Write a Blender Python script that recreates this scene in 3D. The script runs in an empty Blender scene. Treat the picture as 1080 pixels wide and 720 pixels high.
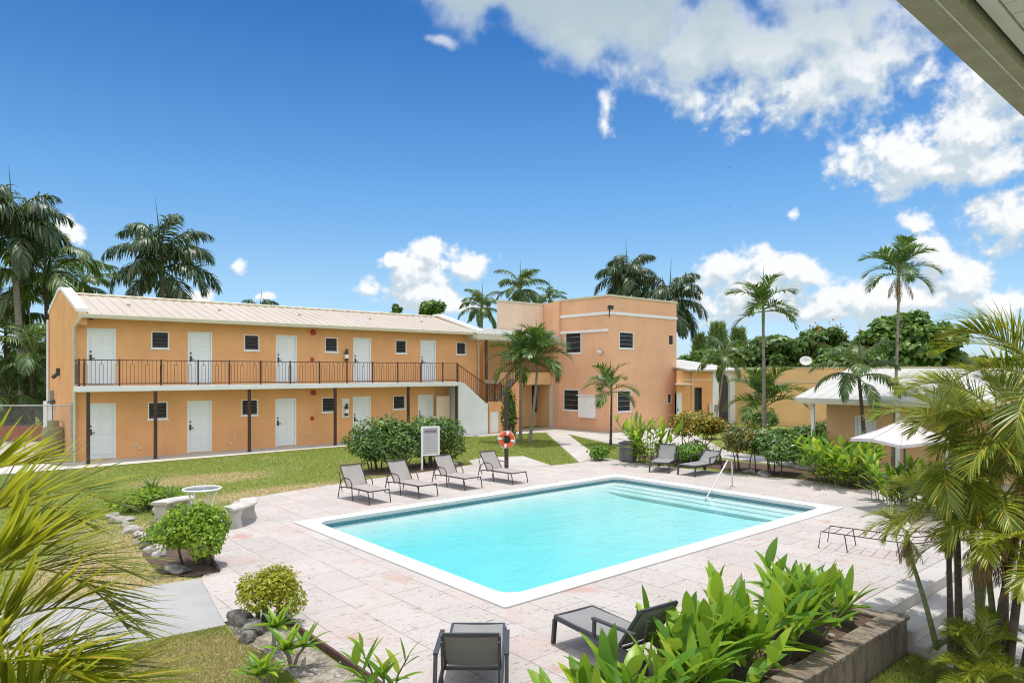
import bpy, bmesh, math, random
import numpy as np
from mathutils import Vector, Matrix
from mathutils.geometry import tessellate_polygon
S = bpy.context.scene
R = math.radians
# ------------------------------------------------------------------ camera, sky, sun, exposure
F, CX, HY, H = 720.0, 540.0, 392.0, 3.3          # focal length and horizon of the photograph, eye height
YAW = math.atan2(621.0, 720.0)                   # heading measured from the pool's long and short edges
FW = (math.sin(YAW), math.cos(YAW)); RT = (math.cos(YAW), -math.sin(YAW))
cam = bpy.data.objects.new('camera', bpy.data.cameras.new('camera'))
S.collection.objects.link(cam); S.camera = cam
cam.location = (0, 0, H); cam.rotation_euler = (R(90), 0, -YAW)
cam.data.lens = 24.0; cam.data.sensor_width = 36.0; cam.data.shift_y = 32.0/1080
cam.data.clip_start = 0.05; cam.data.clip_end = 3000

SUN = Vector((0.12, 0.07, 1.0)).normalized()     # high noon sun, almost overhead
SUN_EL = math.asin(SUN.z); SUN_ROT = math.atan2(SUN.x, SUN.y)
SKY_STRENGTH = 0.15; EXPOSURE = 0.85
sl = bpy.data.lights.new('sun', 'SUN'); sl.energy = 2.0; sl.angle = R(0.6); sl.color = (1, .965, .9)
so = bpy.data.objects.new('sun', sl); S.collection.objects.link(so)
so.rotation_euler = SUN.to_track_quat('Z', 'Y').to_euler(); so.location = (0, 0, 60)
vs = S.view_settings
S.display_settings.display_device = 'sRGB'
vs.view_transform = 'Standard'; vs.look = 'None'; vs.exposure = EXPOSURE; vs.gamma = 1; vs.use_curve_mapping = False
cy = S.cycles
cy.use_denoising = True; cy.max_bounces = 8; cy.diffuse_bounces = 4; cy.glossy_bounces = 3
cy.transparent_max_bounces = 24; cy.transmission_bounces = 4; cy.caustics_reflective = False; cy.caustics_refractive = False
cy.sample_clamp_indirect = 8; cy.filter_width = 1.1

class NT:
    """tiny node-tree helper"""
    def __init__(s, tree): s.t = tree; s.n = tree.nodes; s.l = tree.links
    def new(s, kind, **kw):
        n = s.n.new(kind)
        for k, v in kw.items(): setattr(n, k, v)
        return n
    def put(s, sock, v):
        if hasattr(v, 'is_output'): s.l.new(v, sock)
        elif v is not None: sock.default_value = v
    def math(s, op, a, b=None, c=None, clamp=False):
        n = s.new('ShaderNodeMath', operation=op, use_clamp=clamp)
        s.put(n.inputs[0], a); s.put(n.inputs[1], b)
        if c is not None: s.put(n.inputs[2], c)
        return n.outputs[0]
    def vmath(s, op, a, b=None):
        n = s.new('ShaderNodeVectorMath', operation=op)
        s.put(n.inputs[0], a); s.put(n.inputs[1], b)
        return n.outputs['Value'] if op in ('LENGTH', 'DOT_PRODUCT', 'DISTANCE') else n.outputs[0]
    def mix(s, f, a, b, blend='MIX'):
        n = s.new('ShaderNodeMix', data_type='RGBA', blend_type=blend)
        s.put(n.inputs['Factor'], f)
        A = [i for i in n.inputs if i.name == 'A' and i.type == 'RGBA'][0]; B = [i for i in n.inputs if i.name == 'B' and i.type == 'RGBA'][0]
        s.put(A, a); s.put(B, b)
        return [o for o in n.outputs if o.type == 'RGBA'][0]
    def ss(s, x, a, b, lo=0.0, hi=1.0):
        n = s.new('ShaderNodeMapRange', interpolation_type='SMOOTHSTEP')
        for i, v in enumerate((x, a, b, lo, hi)): s.put(n.inputs[i], v)
        return n.outputs[0]
    def noise(s, vec, scale, detail=4, rough=.55, dist=0):
        n = s.new('ShaderNodeTexNoise'); s.put(n.inputs['Vector'], vec)
        n.inputs['Scale'].default_value = scale; n.inputs['Detail'].default_value = detail
        n.inputs['Roughness'].default_value = rough; n.inputs['Distortion'].default_value = dist
        return n.outputs['Fac']
    def ramp(s, f, stops):
        n = s.new('ShaderNodeValToRGB'); s.put(n.inputs[0], f)
        e = n.color_ramp.elements
        while len(e) < len(stops): e.new(.5)
        for el, (p, c) in zip(e, stops): el.position = p; el.color = (*c, 1) if len(c) == 3 else c
        return n.outputs[0]
    def mapping(s, vec, loc=(0,0,0), rot=(0,0,0), scale=(1,1,1)):
        n = s.new('ShaderNodeMapping'); s.put(n.inputs[0], vec)
        n.inputs[1].default_value = loc; n.inputs[2].default_value = rot; n.inputs[3].default_value = scale
        return n.outputs[0]

def sky_dir(px, py):
    """azimuth and elevation in degrees of a direction measured in the photograph"""
    r = (px-CX)/F; e = (HY-py)/F
    x = FW[0]+RT[0]*r; y = FW[1]+RT[1]*r
    return math.degrees(math.atan2(x, y)), math.degrees(math.atan2(e, math.hypot(x, y)))

# cumulus, each: centre and half sizes (as seen in the photograph, turned into sky angles)
CLOUDS = [(620,30,80,40),(800,70,90,50),(540,-10,90,46),(700,-10,150,60),(870,70,110,52),(560,4,100,40),(640,10,120,52),(740,70,70,44),(820,82,60,34),(930,60,70,40),(690,22,120,58),(800,50,125,62),(880,30,110,60),(860,95,60,34),(760,40,60,70),
          (1010,135,80,50),(950,158,80,40),(1060,110,85,62),(900,178,48,24),(1000,175,90,28),
          (637,116,21,17),(630,130,13,11),(468,46,17,8),(838,236,12,12),(1072,228,44,34),(1052,252,30,16),
          (415,272,24,14),(462,266,24,17),(492,276,24,13),(440,290,34,22),(382,309,19,17),(460,312,50,18),
          (772,290,32,24),(828,282,40,18),(744,320,22,22),(800,316,60,24),(878,318,46,20),(868,292,26,14),
          (968,232,17,13),(984,268,40,26),(1020,300,44,30),(950,322,60,28),(1050,330,50,26),
          (247,286,10,11),(56,248,26,16),(75,262,12,8),(212,316,12,6),(285,318,12,5)]
world = bpy.data.worlds.new("World"); S.world = world; world.use_nodes = True
w = NT(world.node_tree); w.n.clear()
tc = w.new('ShaderNodeTexCoord'); D = tc.outputs['Generated']
sep = w.new('ShaderNodeSeparateXYZ'); w.l.new(D, sep.inputs[0])
az = w.math('MULTIPLY', w.math('ARCTAN2', sep.outputs[0], sep.outputs[1]), 57.29578)
el = w.math('MULTIPLY', w.math('ARCSINE', sep.outputs[2]), 57.29578)
comb = w.new('ShaderNodeCombineXYZ'); w.l.new(az, comb.inputs[0]); w.l.new(el, comb.inputs[1])
grp = bpy.data.node_groups.new('cloud_field', 'ShaderNodeTree')
grp.interface.new_socket('Angles', in_out='INPUT', socket_type='NodeSocketVector')
grp.interface.new_socket('Field', in_out='OUTPUT', socket_type='NodeSocketFloat')
g = NT(grp); gi = g.new('NodeGroupInput'); go = g.new('NodeGroupOutput')
P = gi.outputs[0]; q = None
wob = g.new('ShaderNodeTexNoise'); g.put(wob.inputs['Vector'], P); wob.inputs['Scale'].default_value = .16; wob.inputs['Detail'].default_value = 2
Pw = g.vmath('ADD', P, g.vmath('SCALE', g.vmath('SUBTRACT', wob.outputs['Color'], (.5,.5,.5))))
Pw.node.inputs[1].links[0].from_node.inputs['Scale'].default_value = 5.0
for (cx_, cy_, rx_, ry_) in CLOUDS:
    a0, e0 = sky_dir(cx_, cy_); k_ = 1.35 if rx_ < 23 else 1.0; a1, _ = sky_dir(cx_+rx_*k_, cy_); _, e1 = sky_dir(cx_, cy_-ry_*k_)
    sx, sy = 1/max(.4, a1-a0), 1/max(.3, e1-e0)
    if q is None: d = g.vmath('LENGTH', g.mapping(Pw, (-a0*sx, -e0*sy, 0), (0,0,0), (sx, sy, 1)))
    else:                                        # each step hangs on the one before it, which keeps the shader's stack small
        ma = g.new('ShaderNodeVectorMath', operation='MULTIPLY_ADD')
        g.put(ma.inputs[0], q); ma.inputs[1].default_value = (1e-7,)*3; ma.inputs[2].default_value = (-a0*sx, -e0*sy, 0)
        mp = g.mapping(Pw, (0,0,0), (0,0,0), (sx, sy, 1)); g.l.new(ma.outputs[0], mp.node.inputs[1]); d = g.vmath('LENGTH', mp)
    if rx_ < 23: d = g.math('ADD', d, .42)          # wisps stay thin
    q = d if q is None else g.math('SMOOTH_MIN', q, d, .35)
n1 = g.noise(P, .42, 6, .54, .3); n2 = g.noise(P, 1.5, 4, .55)
f = g.math('SUBTRACT', 1.34, q)
sp = g.new('ShaderNodeSeparateXYZ'); g.l.new(P, sp.inputs[0])
f = g.math('ADD', f, g.math('MULTIPLY', g.math('SUBTRACT', n1, .5), g.ss(sp.outputs[1], 19, 27, 2.0, 1.25)))
f = g.math('ADD', f, g.math('MULTIPLY', g.math('SUBTRACT', n2, .5), g.ss(sp.outputs[1], 17, 26, .8, .22)))
g.l.new(f, go.inputs[0])
def field(vec):
    n = w.new('ShaderNodeGroup'); n.node_tree = grp; w.put(n.inputs[0], vec); return n.outputs[0]
f0 = field(comb.outputs[0]); f1 = field(w.vmath('ADD', comb.outputs[0], (.4, 1.7, 0))); f2 = field(w.vmath('ADD', comb.outputs[0], (.2, .5, 0)))
sky = w.new('ShaderNodeTexSky', sky_type='NISHITA'); sky.sun_disc = False
sky.sun_elevation = SUN_EL; sky.sun_rotation = SUN_ROT; sky.air_density = 1.0; sky.dust_density = .4; sky.ozone_density = 2.5
tint = w.ramp(w.math('DIVIDE', el, 60.0, clamp=True), [(0,(0.385,0.481,0.694)),(.12,(0.405,0.490,0.548)),(.24,(0.279,0.452,0.558)),(.45,(0.111,0.284,0.462)),(.62,(0.115,0.269,0.443)),(.95,(.5,.62,.75))])
blue = w.mix(1.0, sky.outputs[0], tint, 'MULTIPLY')
alpha = w.ss(f0, w.ss(el, 12, 26, .02, -.05), w.ss(el, 10, 28, .62, .95))
alpha = w.math('MULTIPLY', alpha, w.ss(el, -1, 3))
lit = w.ss(w.math('ADD', w.math('SUBTRACT', f0, f1), w.math('MULTIPLY', w.math('SUBTRACT', f0, f2), 1.2)), -.55, .75)
under = w.math('MULTIPLY', w.ss(f0, .25, .95), w.ss(el, 19, 30))          # the near cloud shows its thick grey base
lit = w.math('MULTIPLY', lit, w.math('SUBTRACT', 1.0, w.math('MULTIPLY', under, .8)))
ccol = w.mix(lit, (2.25, 2.62, 2.9, 1), (3.65, 3.72, 3.8, 1))
ccol = w.mix(w.math('MULTIPLY', under, .85), ccol, (1.5, 1.95, 2.2, 1))
# unseen bright cloud added behind the viewer and overhead, to fill the shaded facades
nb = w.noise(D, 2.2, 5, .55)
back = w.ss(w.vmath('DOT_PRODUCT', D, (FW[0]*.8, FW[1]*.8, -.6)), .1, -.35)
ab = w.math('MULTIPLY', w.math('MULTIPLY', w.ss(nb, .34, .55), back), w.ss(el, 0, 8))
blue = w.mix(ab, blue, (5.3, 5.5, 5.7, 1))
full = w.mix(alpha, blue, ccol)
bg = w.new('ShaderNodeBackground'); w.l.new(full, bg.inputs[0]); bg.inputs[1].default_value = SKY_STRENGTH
wo = w.new('ShaderNodeOutputWorld'); w.l.new(bg.outputs[0], wo.inputs[0])
world.cycles.sampling_method = 'MANUAL'; world.cycles.sample_map_resolution = 512

# ------------------------------------------------------------------ helpers
def gp(px, py, h=0.0):
    """where a point seen at (px, py) and known to be h above the deck stands"""
    z = F*(H-h)/(py-HY); l = (px-CX)/F*z
    return (l*RT[0]+z*FW[0], l*RT[1]+z*FW[1])
def cz(px, z):
    l = (px-CX)/F*z
    return (l*RT[0]+z*FW[0], l*RT[1]+z*FW[1])
def hz(py, z): return H+(HY-py)/F*z
def onY(px, Y):
    r = (px-CX)/F; dx = FW[0]+RT[0]*r; dy = FW[1]+RT[1]*r
    return dx*Y/dy
def onX(px, X):
    r = (px-CX)/F; dx = FW[0]+RT[0]*r; dy = FW[1]+RT[1]*r
    return dy*X/dx
def tag(o, label, cat, group=None):
    o['label'] = label; o['category'] = cat
    if group: o['group'] = group
    return o
def thing(name, label, cat, loc=(0,0,0), rz=0.0, group=None):
    o = bpy.data.objects.new(name, None); S.collection.objects.link(o)
    o.empty_display_size = .2; o.location = loc; o.rotation_euler = (0,0,rz)
    return tag(o, label, cat, group)
def link(name, me, parent=None):
    o = bpy.data.objects.new(name, me); S.collection.objects.link(o)
    if parent is not None: o.parent = parent
    return o
def kids(o): return [c for c in bpy.data.objects if c.parent == o]
def dup(root, loc, rz=0.0, scale=None, label=None, group=None):
    def cp(o, parent):
        c = o.copy(); S.collection.objects.link(c)
        if parent is not None: c.parent = parent
        for ch in kids(o):
            if ch != c: cp(ch, c)
        return c
    r = cp(root, None); r.location = loc; r.rotation_euler = (0,0,rz)
    if scale: r.scale = (scale,)*3 if not hasattr(scale, '__len__') else scale
    if label: r['label'] = label
    if group: r['group'] = group
    return r

OFFS = {}                                        # parts drawn in world coordinates hand their origin on to their sub-parts
class MB:
    def __init__(s): s.v = []; s.f = []; s.mi = []; s.m = 0; s.sm = []
    def add(s, vs, fs, smooth=False):
        b = len(s.v); s.v.extend([tuple(p) for p in vs])
        for f in fs: s.f.append(tuple(b+i for i in f)); s.mi.append(s.m); s.sm.append(smooth)
    def quad(s, a, b, c, d): s.add([a,b,c,d], [(0,1,2,3)])
    def hexa(s, p): s.add(p, [(0,3,2,1),(4,5,6,7),(0,1,5,4),(1,2,6,5),(2,3,7,6),(3,0,4,7)])
    def box(s, x0,x1,y0,y1,z0,z1, fn=None):
        p = [(x0,y0,z0),(x1,y0,z0),(x1,y1,z0),(x0,y1,z0),(x0,y0,z1),(x1,y0,z1),(x1,y1,z1),(x0,y1,z1)]
        s.hexa([fn(*q) for q in p] if fn else p)
    def bar(s, a, b, wx, wy, up=(0,0,1)):
        a = Vector(a); b = Vector(b); d = (b-a).normalized(); u = Vector(up)
        if abs(d.dot(u)) > .98: u = Vector((0,1,0))
        x = d.cross(u).normalized()*wx/2; y = x.normalized().cross(d).normalized()*wy/2
        s.hexa([a-x-y,a+x-y,a+x+y,a-x+y,b-x-y,b+x-y,b+x+y,b-x+y])
    def tube(s, pts, r, n=8, cap=True):
        pts = [Vector(p) for p in pts]; k = len(pts)
        rs = r if hasattr(r, '__len__') else [r]*k
        vs = []; x = None
        for i, p in enumerate(pts):
            t = (pts[min(i+1,k-1)]-pts[max(i-1,0)]).normalized()
            if x is None:
                x = t.cross(Vector((0,0,1)) if abs(t.z) < .9 else Vector((1,0,0))).normalized()
            x = (x - t*x.dot(t)).normalized(); y = t.cross(x)
            for j in range(n):
                a = 2*math.pi*j/n; vs.append(p+(x*math.cos(a)+y*math.sin(a))*rs[i])
        fs = [(i*n+j, i*n+(j+1)%n, (i+1)*n+(j+1)%n, (i+1)*n+j) for i in range(k-1) for j in range(n)]
        s.add(vs, fs, True)
        if cap: s.add(vs[:n], [tuple(range(n))[::-1]]); s.add(vs[-n:], [tuple(range(n))])
    def lathe(s, prof, n=24, c=(0,0,0)):
        vs = [(c[0]+r*math.cos(2*math.pi*j/n), c[1]+r*math.sin(2*math.pi*j/n), c[2]+z) for r, z in prof for j in range(n)]
        k = len(prof)
        s.add(vs, [(i*n+j, i*n+(j+1)%n, (i+1)*n+(j+1)%n, (i+1)*n+j) for i in range(k-1) for j in range(n)], True)
    def prism(s, poly, z0, z1):
        n = len(poly)
        s.add([(x,y,z0) for x,y in poly]+[(x,y,z1) for x,y in poly],
              [tuple(range(n))[::-1], tuple(range(n,2*n))]+[(i,(i+1)%n,n+(i+1)%n,n+i) for i in range(n)])
    def mesh(s, name, mats, off=None):
        me = bpy.data.meshes.new(name)
        v = s.v if off is None else [(x-off[0], y-off[1], z-off[2]) for x,y,z in s.v]
        me.from_pydata(v, [], s.f)
        for m in (mats if isinstance(mats, (list, tuple)) else [mats]): me.materials.append(m)
        me.polygons.foreach_set('material_index', s.mi); me.polygons.foreach_set('use_smooth', s.sm)
        me.update(); return me
    def build(s, name, mats, parent=None, off=None, bevel=0):
        if off is None and parent is not None: off = OFFS.get(parent.name)
        o = link(name, s.mesh(name, mats, off), parent)
        if off is not None: OFFS[o.name] = off
        if bevel:
            b = o.modifiers.new('bevel', 'BEVEL'); b.width = bevel; b.segments = 2; b.limit_method = 'ANGLE'
        return o
def struct(name, mb, mats, bevel=0):
    o = mb.build(name, mats, bevel=bevel); o['kind'] = 'structure'; return o

# ------------------------------------------------------------------ materials
def new_mat(name):
    m = bpy.data.materials.new(name); m.use_nodes = True
    t = NT(m.node_tree); b = t.n['Principled BSDF']; return m, t, b
def pm(name, col, rough=.6, var=.12, scale=2.0, bump=0.0, bscale=40, metal=0.0, spec=.5, stain=0.0, zs=1.0):
    m, t, b = new_mat(name)
    co = t.new('ShaderNodeTexCoord').outputs['Object']
    n = t.noise(t.mapping(co, scale=(1,1,zs)), scale, 5, .6)
    c = t.mix(t.ss(n, .25, .75), tuple(x*(1-var) for x in col)+(1,), tuple(min(1,x*(1+var)) for x in col)+(1,))
    if stain:
        s_ = t.noise(t.mapping(co, scale=(2.2,2.2,.25)), 1.3, 6, .65)
        c = t.mix(t.math('MULTIPLY', t.ss(s_, .54, .75), stain), c, (.16,.14,.11,1))
    t.put(b.inputs['Base Color'], c); b.inputs['Roughness'].default_value = rough
    b.inputs['Metallic'].default_value = metal; b.inputs['Specular IOR Level'].default_value = spec
    if bump:
        bn = t.new('ShaderNodeBump'); bn.inputs['Strength'].default_value = bump; bn.inputs['Distance'].default_value = .02
        t.put(bn.inputs['Height'], t.noise(co, bscale, 4, .6)); t.l.new(bn.outputs[0], b.inputs['Normal'])
    return m
def leaf_mat(name, stops, trans=(.30,.42,.04), tf=.35, rough=.42, spec=.35):
    """each leaf its own tone; thin leaves let sunlight through"""
    m, t, b = new_mat(name)
    geo = t.new('ShaderNodeNewGeometry'); rnd = geo.outputs['Random Per Island']
    c = t.ramp(rnd, stops); t.put(b.inputs['Base Color'], c)
    b.inputs['Roughness'].default_value = rough; b.inputs['Specular IOR Level'].default_value = spec
    tr = t.new('ShaderNodeBsdfTranslucent'); t.put(tr.inputs[0], t.mix(.55, c, (*trans,1)))
    mx = t.new('ShaderNodeMixShader'); mx.inputs[0].default_value = tf
    t.l.new(b.outputs[0], mx.inputs[1]); t.l.new(tr.outputs[0], mx.inputs[2])
    t.l.new(mx.outputs[0], t.n['Material Output'].inputs['Surface'])
    return m
M = {}
M['stucco'] = pm('orange_stucco', (.80,.41,.185), .85, .08, .8, .3, 45, spec=.2, stain=.14)
M['stucco_pink'] = pm('peach_stucco', (.83,.475,.29), .85, .07, .7, .3, 45, spec=.2, stain=.12)
M['stucco_beige'] = pm('beige_stucco', (.82,.63,.47), .85, .07, .9, .2, 55, spec=.2, stain=.10)
M['stucco_tan'] = pm('tan_stucco', (.80,.50,.25), .85, .08, .9, .2, 55, spec=.2, stain=.12)
M['white'] = pm('white_paint', (.84,.84,.83), .6, .05, 1.5, .08, 60, stain=.08)
M['whitewall'] = pm('white_stucco', (.84,.85,.86), .8, .05, 1.2, .2, 50, stain=.08)
M['cream'] = pm('cream_paint', (.62,.56,.42), .55, .06, 1.5, stain=.08)
M['roof'] = pm('tan_metal_roof', (.49,.42,.345), .5, .06, .6, stain=.12)
M['roofwhite'] = pm('white_roof', (.47,.465,.43), .6, .06, .8, .1, 20, stain=.2)
M['door'] = pm('white_door', (.80,.81,.81), .45, .03, 1)
M['brown'] = pm('dark_brown_steel', (.055,.03,.022), .5, .25, 3)
M['black'] = pm('black_metal', (.025,.025,.026), .45, .3, 4)
M['iron'] = pm('rusty_brown_iron', (.085,.04,.025), .6, .35, 6)
M['steel'] = pm('brushed_steel', (.62,.60,.56), .3, .08, 5, metal=.9)
M['grey'] = pm('grey_plastic', (.16,.16,.17), .55, .15, 5)
M['red'] = pm('red_enamel', (.40,.03,.02), .4, .15, 4)
M['orange'] = pm('orange_buoy', (.75,.10,.025), .5, .12, 6)
M['tank'] = pm('olive_tank_paint', (.235,.225,.085), .5, .25, 3, .1, 30, stain=.25)
M['terracotta'] = pm('terracotta', (.38,.10,.05), .8, .18, 4, .2, 40)
M['concrete'] = pm('concrete', (.42,.40,.36), .85, .14, 1.2, .3, 30, stain=.2)
M['castwhite'] = pm('cast_white_concrete', (.50,.465,.42), .85, .14, 3, .4, 35, stain=.3)
M['galv'] = pm('galvanised_steel', (.40,.41,.42), .45, .15, 4, metal=.5)
M['taupe'] = pm('taupe_sling', (.335,.30,.28), .75, .06, 3, .25, 240)
M['slate'] = pm('grey_sling', (.235,.225,.22), .75, .06, 3, .25, 240)
M['charcoal'] = pm('charcoal_frame', (.055,.055,.06), .45, .15, 5)
M['bark'] = pm('grey_palm_bark', (.25,.21,.17), .9, .3, 6, .6, 14, zs=3)
M['bark_dark'] = pm('dark_bark', (.085,.062,.045), .9, .35, 6, .6, 18, zs=2.5)
M['cane'] = pm('green_cane', (.13,.15,.05), .6, .3, 5, .2, 20, zs=4)
M['shaft'] = pm('green_crownshaft', (.13,.22,.06), .5, .25, 4, zs=.5)
M['soil'] = pm('mulch_soil', (.10,.062,.04), .95, .4, 9, .9, 40)
M['umbrella'] = pm('pale_canopy', (.58,.52,.51), .85, .08, 3, .1, 120, stain=.12)
M['fascia'] = pm('aged_grey_beam', (.34,.325,.27), .75, .16, 5, .35, 40, stain=.25)
M['soffit'] = pm('grey_soffit_boards', (.62,.63,.66), .7, .10, 4, .1, 30)
def glass(name, col):
    m, t, b = new_mat(name); co = t.new('ShaderNodeTexCoord').outputs['Object']
    t.put(b.inputs['Base Color'], t.mix(t.noise(co, 1.1, 2), tuple(c*.5 for c in col)+(1,), (*col,1)))
    b.inputs['Roughness'].default_value = .08; b.inputs['Specular IOR Level'].default_value = .6
    return m
M['glass'] = glass('dark_window_glass', (.035,.035,.04))
M['louvre'] = pm('dark_louvre_blades', (.060,.056,.056), .25, .2, 5)
# ------------------------------------------------------------------ ground, paving, pool
PX0, PX1, PY0, PY1 = 6.48, 16.42, 7.60, 14.02            # pool
def poly_sheet(mb, outer, holes=(), z=0.0):
    loops = [[Vector((x, y, 0)) for x, y in outer]]+[[Vector((x, y, 0)) for x, y in h] for h in holes]
    flat = [p for l in loops for p in l]
    tris = tessellate_polygon(loops)
    vs = [(p.x, p.y, z) for p in flat]; fs = []
    for a, b, c in tris:
        cr = (flat[b]-flat[a]).cross(flat[c]-flat[a]).z
        fs.append((a,b,c) if cr > 0 else (a,c,b))
    mb.add(vs, fs)
def rrect(x0, x1, y0, y1, r, n=5):
    out = []
    for cx, cy, a0 in ((x1-r,y0+r,-90),(x1-r,y1-r,0),(x0+r,y1-r,90),(x0+r,y0+r,180)):
        for i in range(n+1):
            a = R(a0+90*i/n); out.append((cx+r*math.cos(a), cy+r*math.sin(a)))
    return out
def pts(*pp): return [gp(*p) for p in pp]

# dry patches of the lawn: (x, y, radius along x, radius along y, weight)
DRY = [(*gp(300,518), 2.6, 1.0, 1.0), (*gp(420,500), 3.0, .6, .35), (*gp(185,575), 1.3, 2.6, .9), (*gp(130,600), 1.5, 2.0, 1.0), (*gp(215,505), 2.2, 1.2, .9),
       (*gp(200,700), 1.2, 1.0, .75), (*gp(180,560), 1.2, 1.6, .8), (*gp(90,560), 1.5, 1.5, .5)]
def grass_color(t, co, fresh, fresh2, straw):
    n = t.noise(co, .55, 5, .6); n2 = t.noise(co, 7.0, 4, .65)
    c = t.mix(t.ss(n2, .3, .7), (*fresh,1), (*fresh2,1))
    dry = t.math('MULTIPLY', t.ss(n, .52, .78), .55)
    for x, y, rx, ry, wgt in DRY:
        d = t.vmath('LENGTH', t.mapping(co, (-x/rx, -y/ry, 0), (0,0,0), (1/rx, 1/ry, 0)))
        dry = t.math('MAXIMUM', dry, t.math('MULTIPLY', t.ss(t.math('ADD', d, t.math('MULTIPLY', t.math('SUBTRACT', n2, .5), .8)), 1.25, .55), wgt))
    return t.mix(dry, c, (*straw,1)), n2
def grass_mat(name, blades):
    m, t, b = new_mat(name)
    co = t.new('ShaderNodeNewGeometry').outputs['Position']
    if blades: c, n2 = grass_color(t, co, (.17,.235,.038), (.27,.33,.065), (.44,.35,.17))
    else: c, n2 = grass_color(t, co, (.16,.205,.038), (.25,.29,.065), (.42,.33,.17))
    if blades:
        rnd = t.new('ShaderNodeNewGeometry').outputs['Random Per Island']
        c = t.mix(t.math('MULTIPLY', rnd, .45), c, (.40,.40,.11,1))
    t.put(b.inputs['Base Color'], c); b.inputs['Roughness'].default_value = .75; b.inputs['Specular IOR Level'].default_value = .2
    if not blades:
        bn = t.new('ShaderNodeBump'); bn.inputs['Strength'].default_value = .8; bn.inputs['Distance'].default_value = .05
        t.put(bn.inputs['Height'], t.noise(co, 26, 5, .7)); t.l.new(bn.outputs[0], b.inputs['Normal'])
    else:
        tr = t.new('ShaderNodeBsdfTranslucent'); t.put(tr.inputs[0], c)
        mx = t.new('ShaderNodeMixShader'); mx.inputs[0].default_value = .35
        t.l.new(b.outputs[0], mx.inputs[1]); t.l.new(tr.outputs[0], mx.inputs[2])
        t.l.new(mx.outputs[0], t.n['Material Output'].inputs['Surface'])
    return m
M['lawn'] = grass_mat('lawn_turf', False); M['blades'] = grass_mat('grass_blades', True)

def paver_mat():
    m, t, b = new_mat('coral_stone_pavers')
    co = t.new('ShaderNodeTexCoord').outputs['Object']
    warp = t.vmath('SCALE', t.vmath('SUBTRACT', t.new('ShaderNodeTexNoise').outputs['Color'], (.5,.5,.5))); warp.node.inputs['Scale'].default_value = .02
    wn = warp.node.inputs[0].links[0].from_node.inputs[0].links[0].from_node
    t.put(wn.inputs['Vector'], co); wn.inputs['Scale'].default_value = .8
    p = t.vmath('ADD', co, warp)
    br = t.new('ShaderNodeTexBrick'); t.put(br.inputs['Vector'], t.mapping(p, (.28,.06,0), (0,0,R(90))))
    br.offset = .37; br.inputs['Scale'].default_value = 1.0; br.inputs['Brick Width'].default_value = 1.02; br.inputs['Row Height'].default_value = .66
    br.inputs['Mortar Size'].default_value = .008; br.inputs['Mortar Smooth'].default_value = .4; br.inputs['Bias'].default_value = 0
    br.inputs['Color1'].default_value = (0,0,0,1); br.inputs['Color2'].default_value = (1,1,1,1); br.inputs['Mortar'].default_value = (.5,.5,.5,1)
    tone = br.outputs['Color']; joint = br.outputs['Fac']
    base = t.mix(tone, (.435,.39,.36,1), (.50,.46,.43,1))
    cl = t.noise(co, .9, 6, .65, .4)
    base = t.mix(t.math('MULTIPLY', t.math('MULTIPLY', t.ss(cl, .40, .62), t.ss(tone, .35, .8)), .55), base, (.47,.345,.30,1))          # pink bloom
    base = t.mix(t.math('MULTIPLY', t.ss(t.noise(co, .35, 4, .6), .5, .7), .5), base, (.50,.465,.43,1))
    redn = t.noise(t.mapping(co, (3,1,0)), 1.3, 3, .5)
    rs = t.math('MULTIPLY', t.ss(redn, .58, .70), t.ss(tone, .45, .85)); base = t.mix(t.math('MULTIPLY', rs, .5), base, (.42,.17,.12,1))
    # travertine pits, drawn out along the slab
    pit = t.noise(t.mapping(p, scale=(5,14,1)), 1.6, 5, .7, .6)
    pz = t.ss(t.noise(co, 1.7, 4, .6), .36, .60)
    pits = t.math('MULTIPLY', t.ss(pit, .56, .66), pz)
    base = t.mix(t.math('MULTIPLY', pits, .8), base, (.17,.14,.12,1))
    fine = t.noise(co, 38, 4, .7)
    base = t.mix(t.math('MULTIPLY', t.ss(fine, .4, .75), .32), base, (.25,.21,.19,1))
    brk = t.ss(t.noise(co, 1.1, 3, .6), .36, .56)                                             # joints fade in and out
    base = t.mix(t.math('MULTIPLY', joint, t.math('ADD', .10, t.math('MULTIPLY', brk, .6))), base, (.16,.13,.115,1))
    t.put(b.inputs['Base Color'], base); b.inputs['Roughness'].default_value = .8; b.inputs['Specular IOR Level'].default_value = .25
    bn = t.new('ShaderNodeBump'); bn.inputs['Strength'].default_value = .5; bn.inputs['Distance'].default_value = .01
    t.put(bn.inputs['Height'], t.math('SUBTRACT', t.math('SUBTRACT', fine, pits), t.math('MULTIPLY', joint, 1.5))); t.l.new(bn.outputs[0], b.inputs['Normal'])
    return m
M['paver'] = paver_mat()
def conc_mat(name, c1, c2, dark):
    m, t, b = new_mat(name); co = t.new('ShaderNodeNewGeometry').outputs['Position']
    c = t.mix(t.ss(t.noise(co, .8, 6, .65), .3, .7), (*c1,1), (*c2,1))
    c = t.mix(t.math('MULTIPLY', t.ss(t.noise(co, 3.2, 6, .7), .55, .75), .5), c, (*dark,1))
    c = t.mix(t.math('MULTIPLY', t.ss(t.noise(co, 60, 3, .7), .45, .8), .25), c, (*dark,1))
    t.put(b.inputs['Base Color'], c); b.inputs['Roughness'].default_value = .85
    bn = t.new('ShaderNodeBump'); bn.inputs['Strength'].default_value = .3; bn.inputs['Distance'].default_value = .01
    t.put(bn.inputs['Height'], t.noise(co, 45, 4, .6)); t.l.new(bn.outputs[0], b.inputs['Normal'])
    return m
M['path'] = conc_mat('path_concrete', (.40,.37,.34), (.50,.46,.42), (.28,.25,.22))
M['pathgrey'] = conc_mat('grey_path_concrete', (.30,.295,.285), (.38,.37,.355), (.22,.215,.20))
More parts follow.
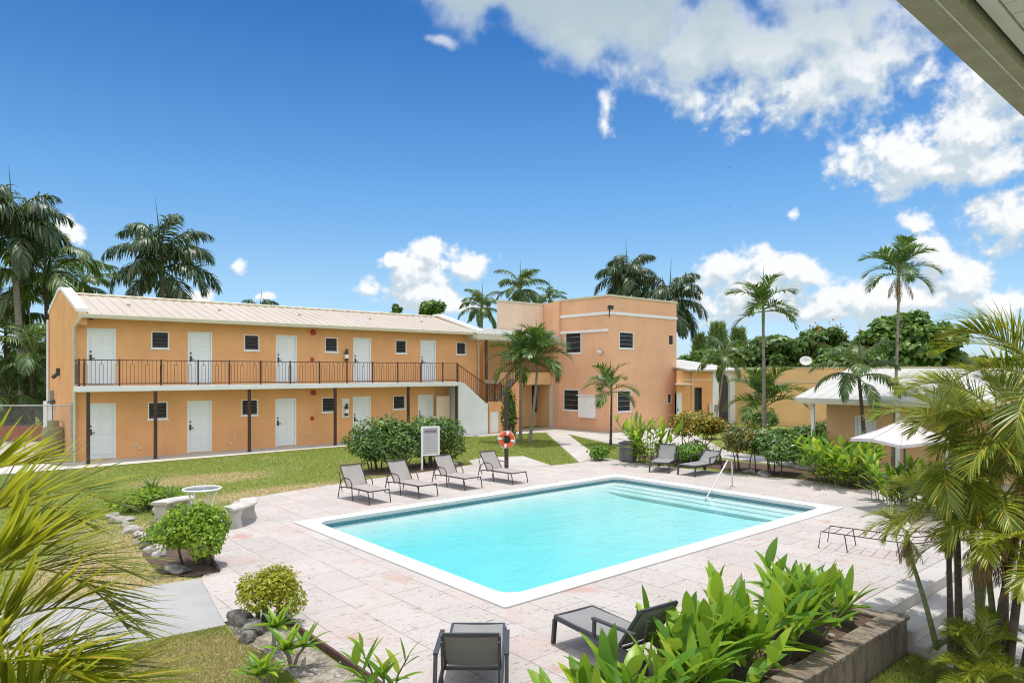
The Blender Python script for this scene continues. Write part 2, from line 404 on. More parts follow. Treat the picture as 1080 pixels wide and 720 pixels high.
M['yard'] = conc_mat('yard_concrete', (.40,.36,.31), (.48,.44,.39), (.26,.23,.19))

M['walk'] = conc_mat('walkway_concrete', (.47,.435,.385), (.54,.50,.45), (.36,.32,.28))
# one sheet of ground with a hole for the pool and a lower terrace towards the viewer
YS = 4.60; LOW = -.46
g_ = MB(); hole = [(PX0-.2,PY0-.2),(PX1+.2,PY0-.2),(PX1+.2,PY1+.2),(PX0-.2,PY1+.2)]
poly_sheet(g_, [(-400,YS),(500,YS),(500,900),(-400,900)], [hole], 0)
g_.quad((-400,YS,LOW),(500,YS,LOW),(500,YS,0),(-400,YS,0))
g_.quad((-400,-300,LOW),(500,-300,LOW),(500,YS,LOW),(-400,YS,LOW))
struct('ground', g_, M['lawn'])

DECK = [(3.62,4.62),(9.98,4.62),(9.98,4.14),(20.0,4.14)]+[(20.2,7.6)]+pts((897,516),(865,508),(800,502),(745,496.5),(690,490.5),(654,485.5),(631,482.5),(611,488),(581,491),(500,490),(450,497.5),(400,504),(352,511),(300,519),(247,528.5),(229,548),(226,590),(212,611),(236,656))+[(3.62,8.6)]
def inner(off, r=.28): return rrect(PX0-off, PX1+off, PY0-off, PY1+off, r)
d_ = MB(); poly_sheet(d_, DECK, [inner(.36,.05)], .012)
struct('pool_deck', d_, M['paver'])
def sheet(name, outer, mat, z):
    m_ = MB(); poly_sheet(m_, outer, (), z); return struct(name, m_, mat)
sheet('wing_walkway', [(-1.5,27.25),(4,27.3),(12,27.65),(21.5,27.75),(24.6,27.0),(24.6,29.42),(-1.5,29.42)], M['walk'], .016)
sheet('forecourt', pts((505,460.5),(545,457),(576,456),(598,457.5),(642,467.5),(700,474.5),(770,477))+[(34.5,24.72),(28.3,24.72),(28.3,29.6),(23,29.6)], M['path'], .012)
sheet('garden_path', pts((576,456.3),(598,457.2),(631,482),(611,488)), M['path'], .020)
sheet('side_path', pts((752,474),(782,478),(866,490),(950,505),(950,510),(862,495),(776,484.5),(745,480)), M['path'], .008)
sheet('concrete_pad', pts((494,486),(512,482.5),(552,481.2),(583,491.5),(500,491)), M['path'], .020)
sheet('grey_path', pts((238,659),(212,609.5),(112,626),(-60,655),(-60,712),(144,678)), M['pathgrey'], .006)
sheet('service_yard', [gp(-60,490), gp(78,488), (4.2,29.4), (4.2,44), (-8,44)], M['yard'], .010)
# planting beds
m, t, b = new_mat('gravel_border'); co = t.new('ShaderNodeNewGeometry').outputs['Position']
vo = t.new('ShaderNodeTexVoronoi'); t.put(vo.inputs['Vector'], co); vo.inputs['Scale'].default_value = 34
c = t.mix(t.ss(t.noise(co, 4, 5, .7), .38, .62), (.13,.095,.06,1), (.40,.35,.28,1))
c = t.mix(.35, c, t.ramp(t.vmath('DOT_PRODUCT', vo.outputs['Color'], (.33,.33,.33)), [(0,(.12,.10,.08)),(.5,(.36,.31,.25)),(1,(.60,.56,.50))]))
t.put(b.inputs['Base Color'], c); b.inputs['Roughness'].default_value = .95
bn = t.new('ShaderNodeBump'); bn.inputs['Strength'].default_value = .9; bn.inputs['Distance'].default_value = .03; t.put(bn.inputs['Height'], t.math('SUBTRACT', 1.0, vo.outputs['Distance'])); t.l.new(bn.outputs[0], b.inputs['Normal'])
M['gravel'] = m
def blob(cx, cy, rx, ry, rot=0, n=22, seed=0):
    rr = random.Random(seed); o = []
    for i in range(n):
        a = 2*math.pi*i/n; k = 1+rr.uniform(-.12,.12); x = rx*k*math.cos(a); y = ry*k*math.sin(a)
        o.append((cx+x*math.cos(rot)-y*math.sin(rot), cy+x*math.sin(rot)+y*math.cos(rot)))
    return o
bx, by = gp(430,494)
sheet('hedge_bed', blob(bx+.1, by-.05, 2.3, .85, 0, 26, 3), M['soil'], .010)
sheet('bush_bed', pts((226,591),(232,603),(205,609),(170,607),(150,585),(180,560),(222,556)), M['soil'], .022)
sheet('border_bed', [(3.55,4.7),(3.55,8.9)]+pts((262,640),(238,655),(250,672),(290,695),(318,722),(335,760)), M['gravel'], .008)
sheet('shrub_bed', pts((664,480),(700,488),(760,495),(830,503),(880,511),(900,516),(1010,540),(1010,500),(900,488),(850,494),(770,486),(715,480)), M['soil'], .009)

sheet('near_apron', [(-7,-5),(8.2,-5),(8.2,1.6),(-7,2.6)], M['path'], LOW+.012)  # unseen paving added below the eave, keeps green lawn bounce off it
# lower paving by the palms
sheet('lower_path', [(9.2,-1.5),(9.9,3.0),(10.4,3.40),(24,3.40),(24,1.0),(15,-1.5)], M['path'], LOW+.008)

# pool
cp = MB(); out = inner(.37,.06); inn = inner(0,.30); zt = .038
lo = [[Vector((x,y,0)) for x,y in out],[Vector((x,y,0)) for x,y in inn]]
flat = lo[0]+lo[1]; tr_ = tessellate_polygon(lo)
cp.add([(p.x,p.y,zt) for p in flat], [t if (flat[t[1]]-flat[t[0]]).cross(flat[t[2]]-flat[t[0]]).z > 0 else t[::-1] for t in tr_])
n = len(out)
for i in range(n):
    a, b = out[i], out[(i+1)%n]; cp.quad((*a,0),(*b,0),(*b,zt),(*a,zt))
    a, b = inn[i], inn[(i+1)%n]; cp.quad((*b,-.045),(*a,-.045),(*a,zt),(*b,zt))
struct('pool_coping', cp, pm('white_coping', (.60,.585,.565), .7, .05, 2, .15, 30, stain=.10))
M['tile'] = None
m, t, b = new_mat('teal_waterline_tile'); co = t.new('ShaderNodeTexCoord').outputs['Object']
br = t.new('ShaderNodeTexBrick'); br.offset = 0; t.put(br.inputs['Vector'], t.mapping(co, rot=(R(90),0,0)))
br.inputs['Scale'].default_value = 1; br.inputs['Brick Width'].default_value = .15; br.inputs['Row Height'].default_value = .075; br.inputs['Mortar Size'].default_value = .006
br.inputs['Color1'].default_value = (.03,.15,.20,1); br.inputs['Color2'].default_value = (.06,.23,.28,1); br.inputs['Mortar'].default_value = (.3,.42,.44,1)
t.put(b.inputs['Base Color'], t.mix(t.noise(co, 5, 3), br.outputs['Color'], (.04,.19,.24,1))); b.inputs['Roughness'].default_value = .2
M['tile'] = m
M['plaster'] = pm('pool_plaster', (.72,.745,.73), .8, .035, 1.2)
bs = MB(); inn2 = inner(-.012,.29)
def depth(x): u = min(1, max(0, (PX1-1.2-x)/(PX1-PX0-1.2))); return -(.33+.38*u*u*(3-2*u))
nx, ny = 60, 44
xs_ = np.linspace(PX0-.02, PX1+.02, nx+1); ys_ = np.linspace(PY0-.02, PY1+.02, ny+1)
vs_ = [(x,y,depth(x)) for x in xs_ for y in ys_]
def cove(x, y):
    e = min(PY1-y, y-PY0, x-PX0); u = min(1.0, max(0.0, e)/1.5); return -.13+(depth(x)+.13)*(1-(1-u)**2.2)
vs_ = [(x,y,cove(x,y)) for x in xs_ for y in ys_]
bs.m = 0; bs.add(vs_, [(i*(ny+1)+j,(i+1)*(ny+1)+j,(i+1)*(ny+1)+j+1,i*(ny+1)+j+1) for i in range(nx) for j in range(ny)], True)
for i in range(n):
    a, b = inn2[i], inn2[(i+1)%n]
    bs.m = 1; bs.quad((*b,-.125),(*a,-.125),(*a,-.045),(*b,-.045))
    bs.m = 0; bs.quad((*b,-2.2),(*a,-2.2),(*a,-.125),(*b,-.125))
struct('pool_basin', bs, [M['plaster'], M['tile']])
st = MB()
for k in range(3):
    st.box(PX1-.36*(k+1), PX1-.36*k+.02, PY0+.02, PY1-.02, -.9, -.160-.034*k)
struct('pool_steps', st, pm('step_plaster', (.70,.75,.74), .8, .04, 1.5), bevel=.022)
wt = MB(); wt.box(PX0-.05, PX1+.05, PY0-.05, PY1+.05, -2.6, -.075)
m, t, b = new_mat('pool_water'); t.n.remove(b)
co = t.new('ShaderNodeNewGeometry').outputs['Position']
bn = t.new('ShaderNodeBump'); bn.inputs['Strength'].default_value = .45; bn.inputs['Distance'].default_value = .05
t.put(bn.inputs['Height'], t.math('ADD', t.noise(t.mapping(co, scale=(1,1.5,1)), 2.2, 4, .55, .6), t.math('MULTIPLY', t.noise(co, 9, 2), .15)))
fr = t.new('ShaderNodeFresnel'); fr.inputs[0].default_value = 1.33; t.l.new(bn.outputs[0], fr.inputs['Normal'])
gl = t.new('ShaderNodeBsdfGlossy'); gl.inputs['Roughness'].default_value = .03; t.l.new(bn.outputs[0], gl.inputs['Normal'])
tp = t.new('ShaderNodeBsdfTransparent')
mx = t.new('ShaderNodeMixShader'); t.put(mx.inputs[0], t.math('MULTIPLY', fr.outputs[0], .8)); t.l.new(tp.outputs[0], mx.inputs[1]); t.l.new(gl.outputs[0], mx.inputs[2])
va = t.new('ShaderNodeVolumeAbsorption'); va.inputs[0].default_value = (.04,.86,.90,1); va.inputs[1].default_value = .62
om = t.n['Material Output']; t.l.new(mx.outputs[0], om.inputs['Surface']); t.l.new(va.outputs[0], om.inputs['Volume'])
struct('pool_water', wt, m)
# ------------------------------------------------------------------ buildings
class Wall:
    """a vertical wall: a runs along it, b up, c out of it"""
    def __init__(s, p0, ux, n): s.p = p0; s.u = ux; s.n = n
    def __call__(s, a, b, c=0.0): return (s.p[0]+s.u[0]*a+s.n[0]*c, s.p[1]+s.u[1]*a+s.n[1]*c, b)
def wall_face(mb, W, a0, a1, b0, b1, ops=(), dep=.14):
    As = sorted({a0,a1,*[v for o in ops for v in o[:2]]}); Bs = sorted({b0,b1,*[v for o in ops for v in o[2:4]]})
    flip = (W.u[0]*W.n[1]-W.u[1]*W.n[0]) > 0
    def q(*p): mb.quad(*(p[::-1] if flip else p))
    for i in range(len(As)-1):
        for j in range(len(Bs)-1):
            ca, cb = (As[i]+As[i+1])/2, (Bs[j]+Bs[j+1])/2
            if any(o[0] < ca < o[1] and o[2] < cb < o[3] for o in ops): continue
            q(W(As[i],Bs[j]), W(As[i+1],Bs[j]), W(As[i+1],Bs[j+1]), W(As[i],Bs[j+1]))
    for o in ops:
        l, r_, d, u = o[:4]
        q(W(l,d),W(l,u),W(l,u,-dep),W(l,d,-dep)); q(W(r_,u),W(r_,d),W(r_,d,-dep),W(r_,u,-dep))
        q(W(l,u),W(r_,u),W(r_,u,-dep),W(l,u,-dep)); q(W(r_,d),W(l,d),W(l,d,-dep),W(r_,d,-dep))
def wbox(mb, W, a0, a1, b0, b1, c0, c1): mb.box(a0,a1,c0,c1,b0,b1, lambda a,c,b: W(a,b,c))
def window(root, W, a0, a1, b0, b1, off, frame='white', fw=.05, mull=0, blades=None, bars=False):
    m = MB()
    for (x0,x1,y0,y1) in ((a0,a0+fw,b0,b1),(a1-fw,a1,b0,b1),(a0+fw,a1-fw,b0,b0+fw),(a0+fw,a1-fw,b1-fw,b1)):
        wbox(m, W, x0,x1,y0,y1, -.12, .012)
    wbox(m, W, a0-.04, a1+.04, b0-.05, b0-.002, -.10, .035)
    if mull:
        for k in range(1, mull+1):
            x = a0+(a1-a0)*k/(mull+1); wbox(m, W, x-.018, x+.018, b0+fw, b1-fw, -.09, -.02)
    f_ = m.build('window', M[frame], root, off)
    g2 = MB(); wbox(g2, W, a0+fw, a1-fw, b0+fw, b1-fw, -.13, -.115); g2.build('pane', M['glass'], f_)
    l = MB(); nb = blades or max(3, int((b1-b0-2*fw)/.11)); hh = (b1-b0-2*fw)/nb
    for k in range(nb):
        y = b0+fw+hh*(k+.5)
        p = [W(a0+fw,y-hh*.42,-.03),W(a1-fw,y-hh*.42,-.03),W(a1-fw,y+hh*.42,-.10),W(a0+fw,y+hh*.42,-.10)]
        l.quad(*p)
    if bars:
        l.m = 1
        for k in range(1,4): wbox(l, W, a0+fw, a1-fw, b0+(b1-b0)*k/4-.009, b0+(b1-b0)*k/4+.009, -.02, .004)
    l.build('louvre', [M['louvre'], M['galv']], f_)
    return f_
def door(root, W, a0, a1, b0, b1, off, handle=0, label=None, panels=True, mat='door'):
    m = MB(); wbox(m, W, a0+.05, a1-.05, b0+.01, b1-.05, -.10, -.055)
    if panels:
        ca = (a0+a1)/2
        for (u0,u1) in ((a0+.13, ca-.05),(ca+.05, a1-.13)):
            for (v0,v1) in ((.18,.78),(.92,1.42),(1.52,1.86)):
                if b0+v1 < b1-.1: wbox(m, W, u0, u1, b0+v0, b0+v1, -.056, -.040)
    d = m.build('door', M[mat], root, off, bevel=.008)
    if label: d['label'] = label
    f_ = MB()
    for x0,x1,y0,y1 in ((a0,a0+.05,b0,b1),(a1-.05,a1,b0,b1),(a0+.05,a1-.05,b1-.05,b1)): wbox(f_, W, x0,x1,y0,y1,-.13,.014)
    f_.build('door_frame', M['white'], d)
    h = MB(); ha = a0+.13 if handle == 0 else a1-.13
    wbox(h, W, ha-.035, ha+.035, b0+.92, b0+1.14, -.056, -.03); wbox(h, W, ha-.02, ha+.12, b0+.99, b0+1.02, -.02, .01); wbox(h, W, ha-.02, ha+.015, b0+.99, b0+1.02, -.03, -.01)
    wbox(h, W, ha-.03, ha+.03, b0+1.22, b0+1.28, -.056, -.035)
    h.build('handle', M['charcoal'], d)
    return d

# ---- long two-storey wing
WY = 29.35; WX0, WX1 = 4.24, 22.8; WYB = 36.4; RY = 32.85; EAVE = 5.32; RIDGE = 6.46; FL2 = 2.80
wing = thing('motel_wing', 'long two-storey orange wing with an upper balcony, white doors and a tan metal roof', 'building', (WX0, WY, 0))
OFF = (WX0, WY, 0)
Wf = Wall((WX0, WY), (1,0), (0,-1))
def wa(px): return onY(px, WY)-WX0
du = [wa(p) for p in (107,211,302,382,451.5)]; dl = [wa(p) for p in (107,210.5,301.5,381.5,449)]
wu = [(wa(p), .64) for p in (169,265.5,349.5,423,486.5)]; wl = [(wa(p), .70) for p in (166.5,263.5,347,421)]
ops = []; DU = []; DL = []; WU = []; WL = []
for a in du: DU.append((a-.47, a+.47, FL2, FL2+2.12))
for a in dl: DL.append((a-.47, a+.47, .03, 2.13))
for a, s_ in wu: WU.append((a-s_/2, a+s_/2, FL2+1.42, FL2+2.08))
for a, s_ in wl: WL.append((a-s_/2, a+s_/2, 1.45, 2.12))
m = MB(); wall_face(m, Wf, 0, WX1-WX0, 0, EAVE+.05, DU+DL+WU+WL)
Wl = Wall((WX0, WY), (0,1), (-1,0)); Wr = Wall((WX1, WY), (0,1), (1,0)); D_ = WYB-WY
wall_face(m, Wl, 0, D_, 0, 5.3); wall_face(m, Wr, 0, D_, 0, 5.3)
m.quad((WX0,WYB,0),(WX0,WYB,5.3),(WX1,WYB,5.3),(WX1,WYB,0))
m.quad((WX0+.02,WY+.16,.0),(WX1-.02,WY+.16,.0),(WX1-.02,WY+.16,5.3),(WX0+.02,WY+.16,5.3))
wo_ = m.build('wall', M['stucco'], wing, OFF)
for o in DU: door(wing, Wf, *o, OFF)
for o in DL: door(wing, Wf, *o, OFF)
for o in WU: window(wing, Wf, *o, OFF, fw=.035, blades=4)
for o in WL: window(wing, Wf, *o, OFF, fw=.035, blades=4)
# roof with standing seams
m = MB()
ey = WY-.55
for (ya, yb) in ((ey, RY), (WYB+.4, RY)):
    za, zb = EAVE+.10, RIDGE
    x0, x1 = WX0+.30, WX1-.05
    p = [(x0,ya,za),(x1,ya,za),(x1,yb,zb),(x0,yb,zb)]
    if ya > yb: p = [p[1],p[0],p[3],p[2]]
    m.hexa([(x,y,z-.05) for x,y,z in p]+p)
    k = int((x1-x0)/.41)
    for i in range(k+1):
        x = x0+.02+(x1-x0-.04)*i/k
        m.hexa([(x-.012,ya,za),(x+.012,ya,za),(x+.012,yb,zb),(x-.012,yb,zb),(x-.012,ya,za+.018),(x+.012,ya,za+.018),(x+.012,yb,zb+.018),(x-.012,yb,zb+.018)])
roof = m.build('roof', M['roof'], wing, OFF)
m = MB(); m.tube([(WX0+.3,RY,RIDGE+.02),(WX1-.1,RY,RIDGE+.02)], .07, 8)
k = 44
for i in range(k): x = WX0+.5+(WX1-WX0-.9)*i/k; m.box(x, x+.2, RY-.16, RY-.08, RIDGE-.02, RIDGE+.05)
m.build('ridge_cap', M['cream'], roof)
m = MB()
for px in (137,233,318,392.5,447):
    x = onY(px, RY-2.2); m.tube([(x, RY-2.0, 5.75),(x, RY-2.0, 6.02)], .035, 8); m.lathe([(0,.10),(.07,.07),(.07,.0),(.03,0)], 10, (x, RY-2.0, 5.98))
m.build('roof_vent', M['cream'], roof)
# gutter, soffit and downpipes
m = MB()
m.box(WX0-.02, WX1+.1, ey-.10, ey-.005, EAVE-.07, EAVE+.09); m.box(WX0+.02, WX1+.08, ey, WY-.004, EAVE-.03, EAVE+.03)
m.build('gutter', M['cream'], wing, OFF, bevel=.02)
m = MB(); xd = WX0-.07
m.tube([(xd+.12,ey-.05,EAVE-.04),(xd+.08,ey-.05,EAVE-.16),(xd,WY-.12,EAVE-.38),(xd,WY-.10,2.4),(xd,WY-.10,0)], .055, 10)
m.build('downpipe', M['cream'], wing, OFF)
m = MB(); xd = WX1+.05
m.tube([(xd+.18,ey-.05,EAVE-.03),(xd+.12,WY-.35,EAVE-.25),(xd,WY-.08,EAVE-.45),(xd,WY-.08,0)], .05, 10)
m.build('downpipe', M['cream'], wing, OFF)
m = MB(); m.tube([(WX0-.06,WYB-.05,5.6),(WX0-.06,WYB-.05,0)], .05, 8); m.build('downpipe', M['white'], wing, OFF)
# gable parapets with white caps
def parapet(x0, x1, prof, matw='stucco'):
    m = MB(); n_ = len(prof)
    vs = [(x0,y,z) for y,z in prof]+[(x0,y,5.0) for y,z in prof]+[(x1,y,z) for y,z in prof]+[(x1,y,5.0) for y,z in prof]
    fs = []
    for i in range(n_-1):
        fs += [(i+1,i,n_+i,n_+i+1),(2*n_+i,2*n_+i+1,3*n_+i+1,3*n_+i),(i,i+1,2*n_+i+1,2*n_+i)]
    fs += [(0,2*n_,3*n_,n_),(n_-1,2*n_-1,4*n_-1,3*n_-1)]
    m.add(vs, fs); gw = m.build('gable_wall', M[matw], wing, OFF)
    c = MB()
    for (ya,za),(yb,zb) in zip(prof[:-1], prof[1:]):
        e0, e1 = x0-.05, x1+.05
        p = [(e0,ya,za+.003),(e1,ya,za+.003),(e1,yb,zb+.003),(e0,yb,zb+.003)]
        c.hexa(p+[(x,y,z+.13) for x,y,z in p])
    c.build('cap', M['white'], gw)
parapet(WX0-.004, WX0+.28, [(WY-.42,5.47),(RY-.15,6.58),(RY+.55,6.62),(WYB,5.85)])
parapet(WX1-.30, WX1+.004, [(WY-.50,5.42),(RY-.15,6.50),(RY+.15,6.50),(WYB,5.6)])
# balcony
BX1 = onY(483.5, WY-1.05)
m = MB(); m.box(WX0-.10, BX1, WY-1.08, WY-.004, 2.58, FL2-.02); m.build('balcony_slab', M['white'], wing, OFF, bevel=.02)
RLY = WY-1.0
def railing(parent, name, p0, p1, posts, z0=0.0, h=.95, loops=True):
    """top rail, hoops and square posts between two points"""
    a = Vector(p0); b = Vector(p1); d = b-a; L_ = math.hypot(d.x, d.y)
    m = MB(); up = Vector((0,0,1))
    m.bar(a+up*h, b+up*h, .045, .03); m.bar(a+up*.09, b+up*.09, .025, .03)
    k = max(2, int(L_/.125)); 
    for i in range(1, k):
        q = a+d*(i/k); top = h-.16 if loops and i % 4 in (1, 2) else h
        m.bar(q+up*.09, q+up*top, .013, .013)
        if loops and i % 4 == 1 and i+1 < k:
            m.bar(q+up*top, a+d*((i+1)/k)+up*top, .013, .013); m.bar(q+d*(.5/k)+up*top, q+d*(.5/k)+up*h, .013, .013)
    r_ = m.build(name, M['iron'], parent, OFF)
    for f_ in posts:
        p = MB(); q = a+d*f_; p.bar(q, q+up*(h+.04), .05, .05); p.build('post', M['iron'], r_)
    return r_
x0 = WX0-.06; span = BX1-.05-x0
pp = [(onY(px, RLY)-x0)/span for px in (89,126,170,209,242,275,306,337,366,393,419.5,444,467)]
railing(wing, 'balcony_railing', (x0,RLY,FL2-.02), (BX1-.05,RLY,FL2-.02), [0.0]+[p for p in pp if .01 < p < .99]+[1.0])
railing(wing, 'balcony_end_railing', (x0,RLY,FL2-.02), (x0,WY-.06,FL2-.02), [])
for px in (93,164,263,353.5,430.6,481.5):
    x = onY(px, WY-.95); m = MB(); m.box(x-.055,x+.055,WY-1.0,WY-.90,0,2.58); m.box(x-.10,x+.10,WY-1.05,WY-.85,0,.02); m.build('balcony_post', M['brown'], wing, OFF)
# stair: solid white side, falling away from the balcony, with a landing box
SX0, SX1 = BX1, onY(514, WY-1.05)
m = MB(); y0, y1 = WY-1.10, WY-.06
prof = [(SX0,0),(SX1+.02,0),(SX1+.02,1.62),(SX1-.1,1.62),(SX0+.35,2.72),(SX0,2.80)]
n_ = len(prof); m.add([(x,y0,z) for x,z in prof]+[(x,y0+.14,z) for x,z in prof], [tuple(range(n_)), tuple(range(n_,2*n_))[::-1]]+[((i+1)%n_,i,n_+i,n_+(i+1)%n_) for i in range(n_)])
stw = m.build('stair_wall', M['whitewall'], wing, OFF)
m = MB(); k = 7
for i in range(k): m.box(SX0+(SX1-SX0)*i/k, SX0+(SX1-SX0)*(i+1)/k, y0+.145, y1, .3, FL2-.10-(FL2-1.62)*(i+1)/k)
m.build('stair_flight', M['concrete'], wing, OFF)
railing(wing, 'stair_railing', (BX1,RLY,FL2-.06), (SX1,RLY,1.66), [0,.98], loops=False)
LX1 = onY(530.5, WY-1.05)
m = MB(); WL_ = Wall((SX1+.022, y0-.03), (1,0), (0,-1)); ll = LX1-SX1-.022; op = (.12, .12+.62, .05, 1.22)
wall_face(m, WL_, 0, ll, 0, 1.55, [op]); m.box(SX1+.022, LX1, y0-.028, y1, 1.552, 1.70); m.quad((LX1,y0-.03,0),(LX1,y1,0),(LX1,y1,1.55),(LX1,y0-.03,1.55))
lb = m.build('stair_landing', M['stucco'], wing, OFF)
m = MB(); wbox(m, WL_, *op[:2], op[2], op[3], -.13, -.06); m.build('cupboard_door', M['door'], wing, OFF)
railing(wing, 'landing_railing', (SX1+.05,RLY,1.70), (LX1-.06,RLY,1.70), [0,.5,1], loops=False)
# an inward-open door leaf under the stair
m = MB(); a = onY(469, WY-.5); m.bar((a,WY-.35,.05),(a,WY-.35,2.05),.8,.05,up=(0,1,0)); m.build('store_door', M['stucco_beige'], wing, OFF)
# fittings on the front wall
def fit_cyl(name, px, z, r, mat, W=Wf, wy=WY, dep=.10):
    a = onY(px, wy); m = MB(); m.tube([(a,wy,z),(a,wy-dep,z),(a,wy-dep-.02,z)], [r, r, r*.6], 14); return m.build(name, M[mat], wing, OFF)
fit_cyl('alarm_bell', 330, FL2+2.28, .115, 'red'); fit_cyl('alarm_bell', 330, 2.36, .115, 'red')
for z in (FL2+.98, 1.12):
    a = onY(329, WY); m = MB(); m.box(a-.07,a+.07,WY-.06,WY-.003,z,z+.16); m.build('call_point', M['red'], wing, OFF, bevel=.01)
for z, zz in ((FL2+1.0,0),(1.25,0)):
    a = onY(364.3, WY); m = MB(); m.lathe([(0,0),(.085,.01),(.09,.40),(.05,.48),(.03,.52),(.03,.58),(0,.58)], 14, (a, WY-.12, z)); m.bar((a-.02,WY-.12,z+.56),(a+.10,WY-.13,z+.50),.03,.03)
    e = m.build('fire_extinguisher', M['black'], wing, OFF)
    m = MB(); m.lathe([(.092,.12),(.094,.13),(.094,.30),(.092,.31)], 14, (a, WY-.12, z)); m.build('sticker', M['white'], e)
    if z < 2: m = MB(); m.box(a-.18,a+.18,WY-.02,WY-.003,z-.1,z+.8); m.build('mounting_board', M['white'], wing, OFF)
for px, z in ((143,.45),(148,.30),(247,.52),(243,.26),(326,.50),(331,.3),(290,.4)):
    a = onY(px, WY); m = MB(); m.box(a-.05,a+.05,WY-.035,WY-.003,z,z+.10); m.build('outlet_box', M['cream'], wing, OFF)
m = MB(); a = onY(93.5, WY); m.box(a-.05,a+.06,WY-.55,WY-.35,EAVE-.13,EAVE-.04); m.build('camera_housing', M['black'], wing, OFF, bevel=.02)
m = MB(); m.box(WX0-.12,WX0-.003,WY+3.9,WY+4.1,3.15,3.45); m.tube([(WX0-.10,WY+4.0,3.2),(WX0-.25,WY+4.0,3.05)],.08,10); m.build('wall_light', M['charcoal'], wing, OFF)
m = MB(); m.box(WX0-.14,WX0-.003,WY+5.6,WY+6.0,1.9,2.5); m.build('meter_box', M['galv'], wing, OFF)

# ---- two-storey corner building
CXN, CYN = 28.38, 24.77; CX1 = 34.5; CYB = 29.0; CT = 7.42
cb = thing('corner_building', 'two-storey flat-roofed peach building with a white band round its parapet', 'building', (CXN, CYN, 0))
OC = (CXN, CYN, 0)
Wc = Wall((CXN, CYN), (1,0), (0,-1)); Wd = Wall((CXN, CYN), (0,1), (-1,0))
def ca(px): return onY(px, CYN)-CXN
def da(px): return onX(px, CXN)-CYN
def zat(px, py, y=None, x=None):
    r = (px-CX)/F; dx = FW[0]+RT[0]*r; dy = FW[1]+RT[1]*r
    t_ = (y/dy) if y is not None else (x/dx); return H+(HY-py)/F*t_
rw = [(ca(653),ca(668.5), zat(660,367.5,y=CYN), zat(660,350,y=CYN)), (ca(651),ca(665.5), zat(658,434,y=CYN), zat(658,411.5,y=CYN)),
      (ca(705),ca(710.5), zat(707,364,y=CYN), zat(707,353,y=CYN)), (ca(704),ca(708.5), zat(706,425,y=CYN), zat(706,415,y=CYN))]
lw = [(da(613),da(596), zat(604,372.5,x=CXN), zat(604,350,x=CXN)), (da(610.5),da(594), zat(602,432.5,x=CXN), zat(602,410.5,x=CXN))]
m = MB(); wall_face(m, Wc, 0, CX1-CXN, 0, CT, rw); wall_face(m, Wd, 0, CYB-CYN, 0, CT, lw)
m.quad((CX1,CYN,0),(CX1,33,0),(CX1,33,CT),(CX1,CYN,CT)); m.quad((CXN+.16,CYN+.16,0),(CX1,CYN+.16,0),(CX1,CYN+.16,CT-.4),(CXN+.16,CYN+.16,CT-.4)); m.quad((CXN+.17,CYN+.16,0),(CXN+.17,CYB,0),(CXN+.17,CYB,CT-.4),(CXN+.17,CYN+.16,CT-.4))
m.quad((CXN,CYN,CT-.3),(CX1,CYN,CT-.3),(CX1,33,CT-.3),(CXN,33,CT-.3)); m.quad((CXN,33,0),(CX1,33,0),(CX1,33,CT),(CXN,33,CT))
m.quad((CXN,CYB,3),(CXN,30.0,3),(CXN,30.0,CT),(CXN,CYB,CT)); m.quad((CXN,30.0,5.5),(CXN,33,5.5),(CXN,33,CT-.3),(CXN,30.0,CT-.3))
m.build('wall', M['stucco_pink'], cb, OC)
for o in rw[:2]: window(cb, Wc, *o, OC, frame='white', fw=.045, mull=0, bars=True)
for o in rw[2:]: window(cb, Wc, *o, OC, frame='stucco_beige', fw=.04, blades=4)
for o in lw: window(cb, Wd, *o, OC, frame='white', fw=.045, mull=0, bars=True)
m = MB()
wbox(m, Wc, -.07, CX1-CXN+.05, CT+.003, CT+.11, -.3, .06); wbox(m, Wd, -.055, CYB-CYN+.05, CT+.004, CT+.112, -.3, .062)
m.build('parapet_cap', M['cream'], cb, OC)
m = MB(); zb = zat(642.5,330,y=CYN)
wbox(m, Wc, -.04, CX1-CXN+.03, zb-.07, zb+.09, .002, .05); wbox(m, Wd, -.052, CYB-CYN, zb-.068, zb+.088, .002, .052)
wbox(m, Wd, .05, CYB-CYN-.4, zb-1.0, zb-.86, .002, .06)
m.build('white_band', M['white'], cb, OC)
m = MB(); wbox(m, Wd, .05, CYB-CYN-.5, zb-.86, zb-.80, .002, .035); m.build('band_shelf', M['stucco_pink'], cb, OC)
# pilaster and recessed entrance with the set-back rear block
m = MB(); wbox(m, Wd, CYB-CYN-.50, CYB-CYN+.02, 0, CT-.02, .003, .16); m.build('pilaster', M['stucco_pink'], cb, OC)
m = MB(); wbox(m, Wd, CYB-CYN+.021, CYB-CYN+.42, 0, 3.05, -.4, .05); m.build('entrance_pier', M['white'], cb, OC)
RYB = 30.6; BX0 = onY(527.5, 30.0)
Wb = Wall((24.2, RYB), (1,0), (0,-1))
eo = (onY(561,RYB)-24.2, onY(572.5,RYB)-24.2, .9, 2.5)
m = MB(); wall_face(m, Wb, 0, CXN-24.2, 0, 5.5, [eo]); m.quad((CXN-.01,CYB+.1,0),(CXN-.01,RYB,0),(CXN-.01,RYB,5.4),(CXN-.01,CYB+.1,5.4))
m.quad((24.2,RYB,0),(24.2,36,0),(24.2,36,5.5),(24.2,RYB,5.5)); m.quad((24.2,RYB+.16,0),(CXN,RYB+.16,0),(CXN,RYB+.16,5.4),(24.2,RYB+.16,5.4))
m.build('entrance_wall', M['stucco_tan'], cb, OC)
window(cb, Wb, *eo, OC, frame='brown', fw=.05, mull=1)
m = MB(); m.box(BX0, CXN-.02, 30.0, 30.3, 5.0, zat(530,318.5,y=30.0)); m.build('rear_parapet', M['stucco_beige'], cb, OC)
